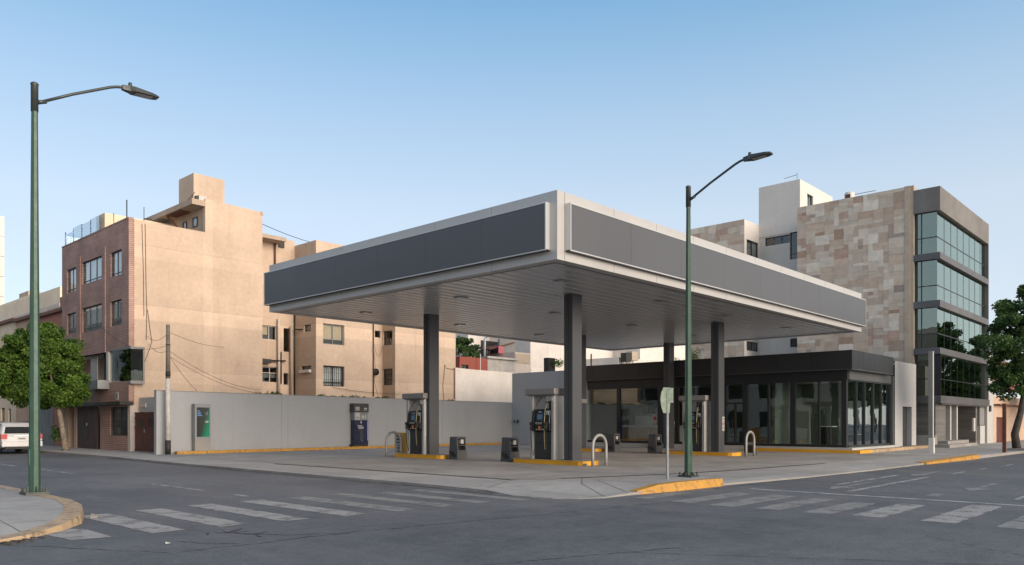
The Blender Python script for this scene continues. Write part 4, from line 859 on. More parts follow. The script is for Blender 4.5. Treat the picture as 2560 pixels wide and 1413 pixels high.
m = mb('kerb_concrete'); m.box(XO-.3, XO+6.0, YO-.55, YO+.2, ZP, .24).box(XO+.8, XO+5.5, YO-.2, YO+.9, .24, .42); m.box(XO-.25, XO+.2, YO+.2, YO+1.4, ZP, .75); m.build('step', parent=of)
m = mb('cap_concrete'); m.box(XO+.56, xR-.05, YO+.05, YO+2.2, zgf-.05, zgf-.01); m.build('soffit', parent=of)
# roof things
m = mb('tank_white'); c = QX(XO+1.2, 2124, 497); m.tube([(XO+1.2, c[0], zs1-.3), (XO+1.2, c[0], c[1]+.30), (XO+1.2, c[0], c[1]+.38)], [.30, .30, .24], 14); m.mat('rust').box(XO+.88, XO+.9, c[0]-.15, c[0]+.15, zs1-.1, c[1]+.2); tag(m.build('water_tank'), 'small white water tank on the roof above the stone wall', 'tank')
m = mb('galvanised'); c = QX(XO+2, 2160, 488); m.tube([(XO+2, c[0]+.8, zs1-.3), (XO+2, c[0]+.7, c[1]+.15), (XO+2, c[0]-.7, c[1]+.15), (XO+2, c[0]-.8, zs1-.3)], .025, 6); tag(m.build('roof_rail'), 'thin metal rail on the roof beside the white water tank', 'rail')
# recess: white wall, tower, second stone block
XT = 50.25; YB = QX(XO, 1860)[0]; yT = QX(XT, 2000)[0]; yR1 = QX(XT, 1897)[0]
zT = QX(XT, 1897, 470)[1]
tw = thing('stair_tower', 'tall plain white stair tower rising behind the stone wall', 'tower', (XT, yT, ZP))
def q4(px0, px1, py0, py1, c=XT): return (*sorted((QX(c, px0)[0], QX(c, px1)[0])), *sorted((QX(c, (px0+px1)/2, py0)[1], QX(c, (px0+px1)/2, py1)[1])))
zl = QX(XT, 1940, 588)[1]
m = mb('white_clean'); m.wall('X', XT, yT, yR1, zl, zT); xq0, xq1 = QY(yT, 2018)[0], QY(yT, 2033)[0]; zq0, zq1 = QY(yT, 2025, 519)[1], QY(yT, 2025, 487)[1]
m.wall('Y', yT, XT, QY(yT, 2081)[0], zl, zT, [(xq0, xq1, zq0, zq1)]); m.box(XT+.001, QY(yT, 2081)[0]-.001, yT+.2, yR1, zT-.1, zT-.01).box(XT+.3, XT+5, yR1-.1, yR1, zl, zT-.11); m.build('wall', parent=tw)
window(tw, 'Y', yT, xq0, xq1, zq0, zq1, nv=1, rec=.1, curtain='curtain_white')
m = mb('white_clean'); h1 = q4(1913, 1957, 596, 617); h2 = q4(1974, 1992, 588, 648); h3 = q4(1872, 1893, 858, 895)
yA = ys1-.5
hs = [q4(1912, 1974, 590.5, 611), q4(1974.4, 1993, 577, 648)]
m.wall('X', XT+.04, yA, YB, ZP, zl, hs+[q4(1872, 1894, 855, 878), q4(1975, 1994, 846, 868)]); o = m.build('recess_wall', parent=tw)
window(tw, 'X', XT+.04, *hs[0], nv=2, rec=.08); window(tw, 'X', XT+.04, *hs[1], nv=0, nh=1, rec=.08, hpos=[.2])
window(tw, 'X', XT+.04, *q4(1872, 1894, 855, 878), nv=1, rec=.08); window(tw, 'X', XT+.04, *q4(1975, 1994, 846, 868), nv=0, rec=.08)
m = mb('galvanised'); p = QX(XT+.3, 1993, 432); m.tube([(XT+.3, p[0], zT-.1), (XT+.3, p[0], p[1])], .025, 6); p2 = QX(XT+.3, 1960, 455); m.tube([(XT+.3, p2[0], zT-.1), (XT+.3, p2[0], zT+.35), (XT+.3, p[0], zT+.42)], .02, 6); tag(m.build('antenna'), 'thin aerial on top of the white stair tower', 'antenna', 'roof aerials')
sb = thing('stone_block', 'lower stone-clad block with a pale side wall, left of the white tower', 'building', (XO, YB, ZP))
zsb = QX(XO, 1860, 548)[1]; yBe = QX(XO, 1722)[0]
m = mb('stone_cladding'); stone_wall(m, 'X', XO, YB, yBe, 3.0, zsb); m.tint = (.3, .27, .23); m.box(XO+.3, XT+4, YB+.2, yBe, zsb-.4, zsb-.3); m.tint = None; m.build('stone_wall', parent=sb)
xk0, xk1 = QY(YB, 1866)[0], QY(YB, 1895)[0]; zk0, zk1 = QY(YB, 1880, 660)[1], QY(YB, 1880, 603)[1]; zk2, zk3 = QY(YB, 1880, 878)[1], QY(YB, 1880, 855)[1]
m = mb('white_clean'); m.wall('Y', YB-.02, XO+.0, XT+.5, ZP, zsb-.02, [(xk0, xk1, zk0, zk1), (xk0, xk1, zk2, zk3)]); m.build('side_wall', parent=sb)
window(sb, 'Y', YB-.02, xk0, xk1, zk0, zk1, nv=1, rec=.06, curtain='curtain_grey'); window(sb, 'Y', YB-.02, xk0, xk1, zk2, zk3, nv=1, rec=.06)

# pylon, rusty post
p = G(2331, 1133, ZP)
o = thing('price_pylon', 'slim bare pylon of grey steel with one white edge, on the right-hand pavement', 'pylon', (*p, ZP))
zpy = QX(p[0], 2333, 878)[1]
m = mb('pump_grey'); m.box(p[0], p[0]+.18, p[1], p[1]+.17, ZP, zpy); m.build('mast', parent=o)
m = mb('label_white'); m.box(p[0]+.02, p[0]+.16, p[1]-.02, p[1]-.001, ZP+.5, zpy); m.build('edge_strip', parent=o)
m = mb('tank_white'); m.box(p[0]-.015, p[0]+.2, p[1]-.05, p[1]+.16, ZP, ZP+.70); m.build('foot_box', parent=o)
p = G(2511, 1134, ZP); m = mb('rust'); m.box(p[0]-.07, p[0]+.07, p[1]-.07, p[1]+.07, ZP, QX(p[0], 2511, 1009)[1]); m.box(p[0]-.12, p[0]+.12, p[1]-.12, p[1]+.12, ZP, ZP+.03); tag(m.build('post'), 'rusty brown post standing left of the right-hand tree trunk', 'post')
# houses along the right-hand street
m0 = thing('white_house', 'plain pale house wall right beside the glass office block', 'house', (xR+.3, YO+.2, ZP))
mb('pale_grey').box(xR+.05, xR+1.9, YO+.1, YO+8, ZP, QY(YO, 2480, 888)[1]).build('wall', parent=m0)
mb('dark_frame').box(xR+.5, xR+.9, YO+.02, YO+.099, 2.2, 2.6).build('meter_box', parent=m0)
a, b = xR+2.0, xR+16
h = thing('pink_house', 'small pink and peach house with a brown gate behind the right-hand tree', 'house', (a, YO, ZP))
g0, g1 = QY(YO+.2, 2491)[0], QY(YO+.2, 2513)[0]
m = mb('peach'); m.wall('Y', YO+.2, a, b, ZP, QY(YO, 2500, 990)[1], [(g0, g1, ZP, QY(YO, 2500, 1043)[1])], .25); m.mat('pink').box(a, b, YO+.6, YO+6, 4, QY(YO, 2500, 893)[1]); m.build('wall', parent=h)
mb('wood_gate').box(g0, g1, YO+.38, YO+.44, ZP, QY(YO, 2500, 1043)[1]).build('gate', parent=h)
mb('rust').box(a+.3, b-3, YO-.2, YO+.19, QY(YO, 2500, 1035)[1]+.6, QY(YO, 2500, 1035)[1]+.68).build('ledge', parent=h)
# ================================================================== BRICK AND PLASTER APARTMENT HOUSE AT THE LEFT
XB, YBg = 15.0, 39.4
ab = thing('apartment_house', 'four-storey house with a brown brick front and bare plaster side, at the left', 'apartment building', (XB, YBg, ZP))
yL = QX(XB, 155)[0]; ztb = QX(XB, 320, 546)[1]
zq = lambda px, py: QX(XB, px, py)[1]
def hq(px0, px1, pyt, pyb):                # window rectangle; heights measured at the right-hand jamb
    return (QX(XB, px1)[0], QX(XB, px0)[0], zq(px1, pyb), zq(px1, pyt))
W1 = [hq(276, 304, 622, 686), hq(205, 254, 638, 697), hq(167, 190, 667, 727)]
W2 = [hq(276, 304, 747, 811), hq(205, 254, 758, 822), hq(167, 190, 780, 832)]
zo = zq(319, 872); zs = zq(319, 952); zc_ = zq(319, 1004)
yN = YBg
m = mb('brick'); m.wall('X', XB, yN, yL, zo, ztb, W1+W2, .09)
m.pb('X', XB, yN, QX(XB, 261)[0], zc_, zs, 0, .12)
m.pb('X', XB, QX(XB, 261)[0], yL, zc_, zq(240, 975), .001, .3)
for px in (201, 263): y = QX(XB, px)[0]; m.pb('X', XB, y-.10, y+.10, zo, zq(319, 640)+.9, -.05, -.001)
y0_, y1_ = QX(XB, 319)[0], QX(XB, 244)[0]
gw = hq(269, 313, 1017, 1090)
m.wall('X', XB+.12, yN+.3, y1_, ZP, zc_-.16, [gw], .17)
m.box(XB+.001, XB+.26, yN-.03, yN-.001, zo, ztb).box(XB+.001, XB+.26, yN-.03, yN-.001, zc_, zs-.16)
m.pb('X', XB, yN, yL, ztb, ztb+.06, -.02, .25)
m.build('brick_front', parent=ab)
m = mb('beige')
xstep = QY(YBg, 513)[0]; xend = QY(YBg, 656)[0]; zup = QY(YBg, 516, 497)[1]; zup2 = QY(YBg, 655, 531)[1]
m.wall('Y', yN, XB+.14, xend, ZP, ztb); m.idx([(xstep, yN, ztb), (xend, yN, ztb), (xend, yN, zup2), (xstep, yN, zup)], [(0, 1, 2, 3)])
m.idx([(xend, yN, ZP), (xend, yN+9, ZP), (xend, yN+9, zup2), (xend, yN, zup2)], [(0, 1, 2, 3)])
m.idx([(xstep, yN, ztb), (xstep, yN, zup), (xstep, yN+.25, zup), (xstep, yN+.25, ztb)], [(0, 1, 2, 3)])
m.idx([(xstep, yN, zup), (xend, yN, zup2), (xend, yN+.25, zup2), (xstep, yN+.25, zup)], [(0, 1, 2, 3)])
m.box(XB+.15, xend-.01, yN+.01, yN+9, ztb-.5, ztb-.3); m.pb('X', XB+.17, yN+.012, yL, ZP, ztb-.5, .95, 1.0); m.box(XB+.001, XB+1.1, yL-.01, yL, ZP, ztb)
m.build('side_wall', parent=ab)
m = mb('beige_grey'); m.idx([(xend-.10, yN-.05, zup2-.16), (xend+.02, yN-.05, zup2-.16), (xend+.02, yN+.2, zup2-.16), (xend-.10, yN+.2, zup2-.16), (xend-.10, yN-.05, zup2+.02), (xend+.02, yN-.05, zup2+.02), (xend+.02, yN+.2, zup2+.02), (xend-.10, yN+.2, zup2+.02)], [(0, 1, 5, 4), (1, 2, 6, 5), (3, 0, 4, 7), (4, 5, 6, 7), (0, 3, 2, 1)]); m.build('coping', parent=ab)
cur = [('curtain_white', (.35, 1)), ('curtain_white', (0, 1)), ('curtain_white', (.15, 1)), ('curtain_white', (.45, 1)), ('curtain_white', (.0, .95)), ('curtain_white', (.3, 1))]
for i, h in enumerate(W1+W2):
    window(ab, 'X', XB, *h, nv=1 if i % 3 != 1 else 2, nh=1, hpos=[.14], rec=.08, curtain=cur[i][0], cfrac=cur[i][1], cz=(0, 1) if i < 3 else (.3, 1))
window(ab, 'X', XB+.12, *gw, nv=1, nh=1, rec=.12, grille=True, fr=.06)
# penthouse: recessed wall under an overhanging slab, tank tower
m = mb('beige_grey'); m.box(xstep+.02, xend-.05, yN+.26, yN+5.5, ztb-.3, zup-.25); ph = m.build('penthouse_wall', parent=ab)
for px0, px1, pyt, pyb in ((482, 494, 546, 565), (458, 467, 557, 572)):
    ya, za = QX(xstep, px1, pyb); yb, zb_ = QX(xstep, px0, pyt); window(ab, 'X', xstep+.02, ya, yb, za, zb_, nv=0, rec=-.05, room=.02)
zs0, zs1_ = QX(18.2, 484, 509)[1], QX(18.2, 484, 500)[1]
m = mb('beige_grey'); m.box(18.15, xend-.3, yN+.02, yN+6.2, zs0, zs1_+.1); m.mat('rust').box(18.16, 18.75, yN+1.6, yN+3.2, zs0-.06, zs0-.01).tube([(18.3, yN+3.3, zs0-.05), (18.75, yN+1.9, ztb)], .05, 6); m.build('roof_slab', parent=ab)
y_t = 41.0; xa, xb = QY(y_t, 484)[0], QY(y_t, 561)[0]; zt_ = QY(y_t, 484, 432)[1]
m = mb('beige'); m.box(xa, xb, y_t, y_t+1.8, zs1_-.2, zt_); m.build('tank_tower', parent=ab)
m = mb('corrugated'); p = QY(YBg+.1, 503, 497); m.box(p[0]-.12, p[0]+.25, yN+.1, yN+.4, zup-.1, zup+.15); m.mat('dark_metal').box(p[0]-.25, p[0]-.13, yN+.15, yN+.35, zup-.15, zup+.1); m.build('roof_vent', parent=ab)
# stair room and glass screen on the roof
yr = QX(XB+.12, 250)[0]; zr_ = QX(XB+.12, 250, 532)[1]; zpl = QX(XB+.25, 160, 579)[1]
m = mb('cream'); m.box(XB+.35, XB+4.2, yr-.02, yr+1.2, ztb-.2, zr_+.05); m.mat('white_wall').box(XB+1.6, XB+2.0, yr+3.0, yr+3.4, ztb-.3, ztb+.9); m.build('stair_room', parent=ab)
m = mb('screen_glass'); k = 4
for i in range(k): m.pb('X', XB+.14, yr+.1+(yL-yr-.2)*i/k+.03, yr+.1+(yL-yr-.2)*(i+1)/k-.03, ztb+.05, zr_-.1-.06*(i % 2)-.12*(i > 2), 0, .012)
m.pb('Y', yL-.15, XB+.2, XB+1.8, ztb+.05, zr_-.35, 0, .012); m.build('glass_screen', parent=ab)
m = mb('dark_metal')
for i in range(k+1): m.pb('X', XB+.13, yr+.1+(yL-yr-.2)*i/k-.02, yr+.1+(yL-yr-.2)*i/k+.02, ztb+.05, zr_-.12, 0, .04)
m.build('screen_post', parent=ab)
for px, py, lb in ((317, 500, 'tall rod aerial at the corner of the brick house roof'), (360, 518, 'thin rod aerial on the plaster house roof edge, right of the corner'), (284, 533, 'short rod aerial leaning above the brick front')):
    pp = QY(YBg+.5, px, py) if px > 280 and px != 284 else None
    if pp: b0, t0 = (pp[0], YBg+.5, ztb-.3), (pp[0], YBg+.5, pp[1])
    else: y, z = QX(XB+.5, px, py); b0, t0 = (XB+.5, y-.1, ztb-.3), (XB+.5, y, z)
    tag(mb('dark_metal').tube([b0, t0], .03 if px == 317 else .018, 6).build('antenna'), lb, 'antenna', 'roof aerials')
# first floor: glazed corner bay, opening, small balcony
zb0, zb1 = zs, zo
m = mb('white_metal'); y = QX(XB, 269)[0]; m.pb('X', XB, y-.16, y+.16, zb0, zb1, -.01, .3).build('white_pier', parent=ab); mb('pale_grey').pb('X', XB, QX(XB, 230)[0], QX(XB, 214)[0], zb0-.2, zb1, .25, .3).build('balcony_panel', parent=ab)
m = mb('grey_paint'); xbr = QY(YBg-.3, 362)[0]; y2 = QX(XB, 279)[0]
m.box(XB-.02, xbr, yN-.3, y2, zb1-.02, zb1+.10).box(XB-.02, xbr, yN-.3, yN-.0011, zb0-.15, zb0-.002).box(xbr-.08, xbr, yN-.3, yN-.002, zb0, zb1-.03); m.build('bay_slab', parent=ab)
m = mb('bay_glass'); m.pb('X', XB, yN-.28, y2-.03, zb0, zb1-.03, .0, .012).pb('Y', yN-.28, XB+.013, xbr-.09, zb0, zb1-.03, 0, .012); m.build('bay_window', parent=ab)
m = mb('dark_frame'); m.pb('X', XB, yN+.25, yN+.31, zb0, zb1-.03, .014, .05).pb('X', XB, yN+.9, yN+.96, zb0, zb1-.03, .014, .05); m.mat('kiosk_grey').pb('Y', yN-.25, XB+.15, xbr-.1, zb0+.0, zb0+.55, .0, .03); m.mat('room_dark').pb('Y', yN-.002, XB+.55, xbr-.5, zb0+.5, zb1-.1, -.01, 0).pb('X', XB, yN+.1, y1_+1.2, zb0-.3, zb1, 1.1, 1.15).pb('X', XB, yN+.3, yN+.36, zb0, zb1, .2, 1.0); m.mat('interior_light').pb('X', XB, yN+.1, yL, zb1-.02, zb1, .31, 1.1); m.build('bay_interior', parent=ab)
ya_, yb_ = QX(XB, 261)[0], QX(XB, 230)[0]
m = mb('dark_frame'); m.pb('X', XB, (ya_+yb_)/2-.03, (ya_+yb_)/2+.03, zb0-.2, zb1, .3, .36); m.build('balcony_door', parent=ab)
m = mb('kiosk_grey'); yb3, ya3 = QX(XB-.55, 208)[0], QX(XB-.55, 244)[0]; zbt, zbb = QX(XB-.55, 243, 950)[1], QX(XB-.55, 243, 972)[1]
m.pb('X', XB-.55, ya3, yb3, zbb, zbt, 0, .05).box(XB-.5, XB, ya3, ya3+.05, zbb, zbt).box(XB-.5, XB, yb3-.05, yb3, zbb, zbt).box(XB-.5, XB, ya3+.05, yb3-.05, zbb, zbb+.08); m.build('balcony', parent=ab)
m = mb('label_white'); y, z = QX(XB, 293, 991); m.pb('X', XB, y-.17, y+.17, z-.17, z+.2, -.02, -.001); m.mat('print_dark').pb('X', XB, y-.05, y+.08, z+.03, z+.12, -.025, -.02).pb('X', XB, y-.06, y+.03, z-.1, z+.0, -.025, -.02); m.build('house_number', parent=ab)
m = mb('dark_metal'); m.box(XB-.45, XB+.2, yN-.12, yL, zc_-.16, zc_-.004); m.build('canopy_slab', parent=ab)
ygA, ygB = QX(XB+.15, 243)[0], QX(XB+.15, 193)[0]
m = mb('garage_brown'); nb = 14
for i in range(nb): m.pb('X', XB+.15, ygA+(ygB-ygA)*i/nb+.008, ygA+(ygB-ygA)*(i+1)/nb-.008, ZP, zc_-.3, .0, .04)
m.pb('X', XB+.15, ygA, ygB, ZP, zc_-.17, .03, .06); g = m.build('garage_door', parent=ab)
mb('galvanised').pb('X', XB+.15, (ygA+ygB)/2-.04, (ygA+ygB)/2+.04, 1.3, 1.45, -.03, -.001).build('handle', parent=g)
m = mb('peach'); m.pb('X', XB+.12, ygB, ygB+.45, ZP, zc_-.17, 0, .3).pb('X', XB+.12, ygB+1.35, yL+.0, ZP, zc_-.17, 0, .3); m.mat('room_dark').pb('X', XB+.4, ygB+.45, ygB+1.35, ZP, zc_-.17, 0, .05); m.build('side_entrance', parent=ab)
mb('dirty_white').pb('X', XB+.12, yN-.02, yN+.29, ZP, zc_-.17, -.05, .3).build('gate_pier', parent=ab)
# cables down the plaster wall
for pts, lb in ((((363, 560), (365, 700), (367, 770), (366, 850)), 'dark cable running down the plaster side wall'), (((355, 560), (359, 690), (360, 790)), 'thinner cable left of the dark cable on the plaster wall'), (((369, 775), (376, 830), (380, 855), (362, 905)), 'loose forked cable hanging low on the plaster wall')):
    m = mb('rubber'); m.tube([(QY(YBg-.03, *p)[0], YBg-.03, QY(YBg-.03, *p)[1]) for p in pts], .013, 5); tag(m.build('wall_cable'), lb, 'cable', 'cables on the house wall')
# gate between the house and the boundary wall
gy0, gy1 = 35.0, YBg-.35
gt = thing('driveway_gate', 'rust-brown metal gate between the brick house and the grey wall', 'gate', (XB+.15, (gy0+gy1)/2, ZP))
zg = QX(XB+.15, 388, 1030)[1]; ym = QX(XB+.15, 362)[0]
for a, b in ((gy0, ym-.01), (ym+.01, gy1)):
    m = mb('wood_gate'); m.pb('X', XB+.15, a, b, ZP+.03, zg, .02, .05)
    for z0, z1 in ((ZP+.03, ZP+.10), (zg-.08, zg), (zg-.75, zg-.68), (zg-.32, zg-.26)): m.pb('X', XB+.15, a+.002, b-.002, z0, z1, -.01, .02)
    lf = m.build('leaf', parent=gt); m = mb('garage_brown'); n = 10
    for i in range(n): m.pb('X', XB+.15, a+.15+(b-a-.3)*i/n, a+.15+(b-a-.3)*(i+.45)/n, zg-.68, zg-.32, .0, .019)
    m.build('slats', parent=lf)
mb('galvanised').pb('X', XB+.15, ym-.06, ym+.06, 1.0, 1.15, -.03, -.012).build('lock', parent=gt)
m = mb('pale_grey'); m.pb('X', XB+.5, gy0-.3, gy1+.3, 2.0, zq(360, 992), 0, .2); m.mat('dirty_white').pb('X', XB+.45, gy1-.5, gy1+.1, 2.2, zq(340, 1008), 0, .1); m.mat('grey_paint').pb('X', XB+.4, gy0+.2, gy0+1.2, zg+.12, zg+.5, 0, .06); m.mat('dark_metal').pb('X', XB+.3, gy0-.1, gy0+.9, zg+.28, zg+.42, 0, .2); tag(m.build('block_wall'), 'pale grey block wall behind and above the brown gate', 'wall')

# ================================================================== REAR APARTMENT BLOCKS
rb_ = thing('rear_apartments', 'long plaster apartment block with stepped bays behind the grey wall', 'apartment building', (xend, YBg, ZP))
X2 = QY(YBg, 790)[0]; X2e = QY(YBg, 933)[0]; X3 = QY(YBg, 988)[0]; X3e = QY(YBg, 1139)[0]; YR = 41.7; ztr = QY(YBg, 790, 600)[1]
q = lambda Y, px0, px1, pyt, pyb: (QY(Y, px0)[0], QY(Y, px1)[0], QY(Y, (px0+px1)/2, pyb)[1], QY(Y, (px0+px1)/2, pyt)[1])
qx = lambda Xc, px0, px1, pyt, pyb: (QX(Xc, px1)[0], QX(Xc, px0)[0], QX(Xc, (px0+px1)/2, pyb)[1], QX(Xc, (px0+px1)/2, pyt)[1])
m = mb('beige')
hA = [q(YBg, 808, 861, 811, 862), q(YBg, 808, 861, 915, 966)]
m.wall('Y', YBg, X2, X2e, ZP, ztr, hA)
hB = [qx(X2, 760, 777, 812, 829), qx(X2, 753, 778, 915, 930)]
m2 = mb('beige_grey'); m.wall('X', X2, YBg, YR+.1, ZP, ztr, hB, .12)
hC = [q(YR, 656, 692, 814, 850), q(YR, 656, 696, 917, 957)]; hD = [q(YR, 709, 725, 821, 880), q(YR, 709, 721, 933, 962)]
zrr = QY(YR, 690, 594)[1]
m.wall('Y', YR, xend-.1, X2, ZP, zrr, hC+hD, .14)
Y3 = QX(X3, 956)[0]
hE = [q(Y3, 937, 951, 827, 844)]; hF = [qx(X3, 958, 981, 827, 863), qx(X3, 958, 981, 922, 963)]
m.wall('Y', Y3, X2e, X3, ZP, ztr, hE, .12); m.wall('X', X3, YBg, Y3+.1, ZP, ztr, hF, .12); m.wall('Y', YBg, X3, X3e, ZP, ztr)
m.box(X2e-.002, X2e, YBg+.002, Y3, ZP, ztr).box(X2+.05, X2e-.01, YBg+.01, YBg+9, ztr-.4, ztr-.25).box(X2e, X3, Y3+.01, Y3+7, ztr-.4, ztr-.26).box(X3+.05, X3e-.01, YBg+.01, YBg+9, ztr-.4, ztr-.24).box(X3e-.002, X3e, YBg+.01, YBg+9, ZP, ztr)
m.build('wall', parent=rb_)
window(rb_, 'Y', YBg, *hA[0], nv=1, nh=1, hpos=[.26], rec=.12, fm='grey_paint', curtain='blind_cream', cz=(.26, 1))
window(rb_, 'Y', YBg, *hA[1], nv=1, nh=1, hpos=[.2], rec=.12, curtain='curtain_white', grille=True)
window(rb_, 'X', X2, *hB[0], nv=0, rec=.08); w = window(rb_, 'X', X2, *hB[1], nv=1, rec=.08)
mb('white_metal').pb('X', X2, *hB[1][:2], hB[1][2]-.05, hB[1][2]+.12, -.16, .0).build('air_conditioner', parent=rb_)
window(rb_, 'Y', YR, *hC[0], nv=1, rec=.1, fm='dirty_white', curtain='blind_cream', cfrac=(0, .45), cz=(.35, 1)); window(rb_, 'Y', YR, *hC[1], nv=1, nh=1, hpos=[.62], rec=.1, fm='dirty_white', curtain='curtain_grey', cz=(.3, .66))
for hd in hD: window(rb_, 'Y', YR, *hd, nv=0, rec=.12, fm='garage_brown', gm='window_glass', name='doorway')
window(rb_, 'Y', Y3, *hE[0], nv=0, rec=.08); window(rb_, 'X', X3, *hF[0], nv=1, nh=1, rec=.08, fm='garage_brown'); window(rb_, 'X', X3, *hF[1], nv=0, nh=2, rec=.08, fm='garage_brown', curtain='curtain_grey', grille=True)
m = mb('beige_grey'); p = QY(YR, 700, 612); m.box(xend, QY(YR-1.0, 716)[0], YR-1.0, YR+.4, p[1], p[1]+.22); m.mat('dirty_white').box(xend, xend+1.6, YR+1.0, YR+3, zrr-.2, zrr+1.0); m.mat('dark_metal').box(X2-1.1, X2-.75, YR-.1, YR, zrr-.55, zrr-.15); m.build('roof_slab', parent=rb_)
Wy0 = lambda Y, px, py: (QY(Y, px, py)[0], Y, QY(Y, px, py)[1])
def pipe(px, py0, py1, Y, r, mt, label):
    a, b = QY(Y, px, py0), QY(Y, px, py1); tag(mb(mt).tube([(a[0], Y, a[1]), (b[0], Y, b[1])], r, 8).build('drain_pipe'), label, 'pipe', 'pipes on the rear apartments')
pipe(697, 797, 985, YR-.15, .08, 'dirty_white', 'thick pale pipe right of the stacked windows in the recess')
pipe(703, 880, 960, YR-.12, .035, 'dark_metal', 'thin dark pipe close beside the thick pale pipe')
pipe(728, 815, 990, YR-.2, .06, 'beige_grey', 'plaster-coloured pipe right of the doorways in the recess')
pipe(736, 770, 990, YR-.05, .045, 'dark_metal', 'dark pipe in the inner corner of the recess')
pipe(688, 602, 690, YR-.12, .05, 'rust', 'rusty pipe above the canopy in the recess of the rear apartments')
pipe(933.5, 800, 992, YBg-.05, .035, 'dark_metal', 'dark pipe on the edge between the two rear bays')
pipe(1136, 920, 998, YBg-.05, .03, 'rust', 'rusty pipe at the right end of the rear apartments')
m = mb('rubber'); p = QY(YBg-.04, 1113, 915); m.tube([(QY(YBg-.04, a)[0], YBg-.04, QY(YBg-.04, a, b)[1]) for a, b in ((1136, 924), (1116, 921), (1112, 912), (1110, 940), (1107, 966), (1110, 1000))], .014, 5); tag(m.build('wall_cable'), 'brown cable wandering down the last bay of the rear apartments', 'cable')
m = mb('rubber'); m.tube(sag(Wy0(YBg-.3, 935, 860), Wy0(YBg-.3, 957, 862), .75, 14), .010, 5).tube([(QY(YBg-.06, a)[0], YBg-.06, QY(YBg-.06, a, b)[1]) for a, b in ((935, 880), (938, 920), (936, 955), (945, 992))], .012, 5); tag(m.build('wall_cable'), 'looping cables at the inner edge between the rear bays', 'cable')
p = QY(Y3-.25, 940, 930); m = mb('dark_metal'); m.tube([(p[0], Y3-.30, p[1]), (p[0], Y3, p[1])], .22, 12); m.mat('iron').tube([(p[0], Y3-.31, p[1]), (p[0], Y3-.3, p[1])], .13, 10); tag(m.build('extractor_fan'), 'round dark extractor fan between the rear bays', 'fan')
m = mb('dark_metal'); p = QY(YR-.2, 664, 903); m.tube([(p[0]-.2, YR-.2, p[1]+.1), (p[0]+.4, YR-.2, p[1]+.05), (p[0]+1.3, YR-.2, p[1]+.08)], .05, 6).box(p[0]-.3, p[0]+.3, YR-.35, YR-.05, p[1]-.12, p[1]+.12); tag(m.build('pipe_bracket'), 'dark horizontal pipe and bracket above the lower recess window', 'pipe')
a, b = QY(YR-.3, 735, 824), QY(YR-.9, 757, 824); tag(mb('dark_metal').tube([(a[0], YR-.3, a[1]), (b[0], YR-.9, b[1])], .04, 6).build('bracket_arm'), 'short dark bracket arm beside the tiny upper window', 'bracket')
# scrub on the wall top
for i, (px, py, r) in enumerate(((672, 986, .35), (690, 984, .3), (640, 986, .35), (806, 990, .28), (832, 992, .25), (858, 992, .2), (888, 993, .32), (910, 994, .16), (945, 994, .16), (965, 996, .34), (1085, 1001, .2), (1127, 1002, .25))):
    x, z = QY(YW+.35, px, py)
    shrub('wall_weed', ('leafy weed on top of the grey wall, below the recess', 'straggly weed on top of the grey wall, in front of the rear bays', 'low dry weed on the grey wall near the canopy column')[0 if i < 3 else (1 if i < 10 else 2)], (x, YW+.4, z-.05), (r*1.3, .2, r*.55), int(90+200*r), 'leaf_dark', 'plant', ('weeds below the recess', 'weeds before the rear bays', 'weeds near the column')[0 if i < 3 else (1 if i < 10 else 2)], .09)

# ================================================================== ROOFS BEHIND, SEEN UNDER THE CANOPY
pw = thing('white_boundary_wall', 'weathered white yard wall between the rear apartments and the shop', 'wall', (37, YBg, ZP))
slz0, slz1 = QY(YBg, 1140, 921)[1], QY(YBg, 1283, 933)[1]; xq = X3e+.01
m = mb('white_wall'); m.idx([(xq, YBg, 0), (46, YBg, 0), (46, YBg+.3, 0), (xq, YBg+.3, 0), (xq, YBg, slz0+.05), (xq+1.4, YBg, slz0), (46, YBg, slz1), (46, YBg+.3, slz1), (xq+1.4, YBg+.3, slz0), (xq, YBg+.3, slz0+.05)], [(0, 1, 6, 5, 4), (4, 5, 8, 9), (5, 6, 7, 8), (1, 2, 7, 6)]); m.build('wall', parent=pw)
def house(name, label, Y, px0, px1, pyt, mt, roof=None, depth=6, wins=(), cat='house', parapet=None):
    x0, x1 = QY(Y, px0)[0], QY(Y, px1)[0]; z1 = QY(Y, px0, pyt)[1]
    o = thing(name, label, cat, (x0, Y, 0)); m = mb(mt)
    hs = [q(Y, *w) for w in wins]
    m.wall('Y', Y, x0, x1, 0, z1, hs, .15); m.idx([(x0, Y, 0), (x0, Y, z1), (x0, Y+depth, z1), (x0, Y+depth, 0)], [(0, 1, 2, 3)]).idx([(x1, Y, 0), (x1, Y+depth, 0), (x1, Y+depth, z1), (x1, Y, z1)], [(0, 1, 2, 3)]).idx([(x0, Y, z1), (x1, Y, z1), (x1, Y+depth, z1), (x0, Y+depth, z1)], [(0, 1, 2, 3)])
    m.build('wall', parent=o)
    for h in hs: window(o, 'Y', Y, *h, nv=1, rec=.1)
    if roof: mb(roof).box(x0-.2, x1+.2, Y-.25, Y+depth, z1+.002, z1+.18).build('roof', parent=o)
    return o, x0, x1, z1
house('brick_house', 'small dark red house wall above the white yard wall', 44, 1149, 1219, 891, 'red_brick_flat', wins=((1153, 1171, 912, 924),), depth=4)
house('corrugated_shed', 'pale shed with a dark open side and sheet roof, right of the red house', 46, 1218, 1290, 896, 'corrugated', depth=3, roof='corrugated')
o, x0, x1, z1 = house('roof_terrace', 'cluttered roof terrace with pink cloths under a tin roof, behind the shed', 52, 1188, 1290, 893, 'pink', depth=4, wins=((1213, 1225, 874, 893),))
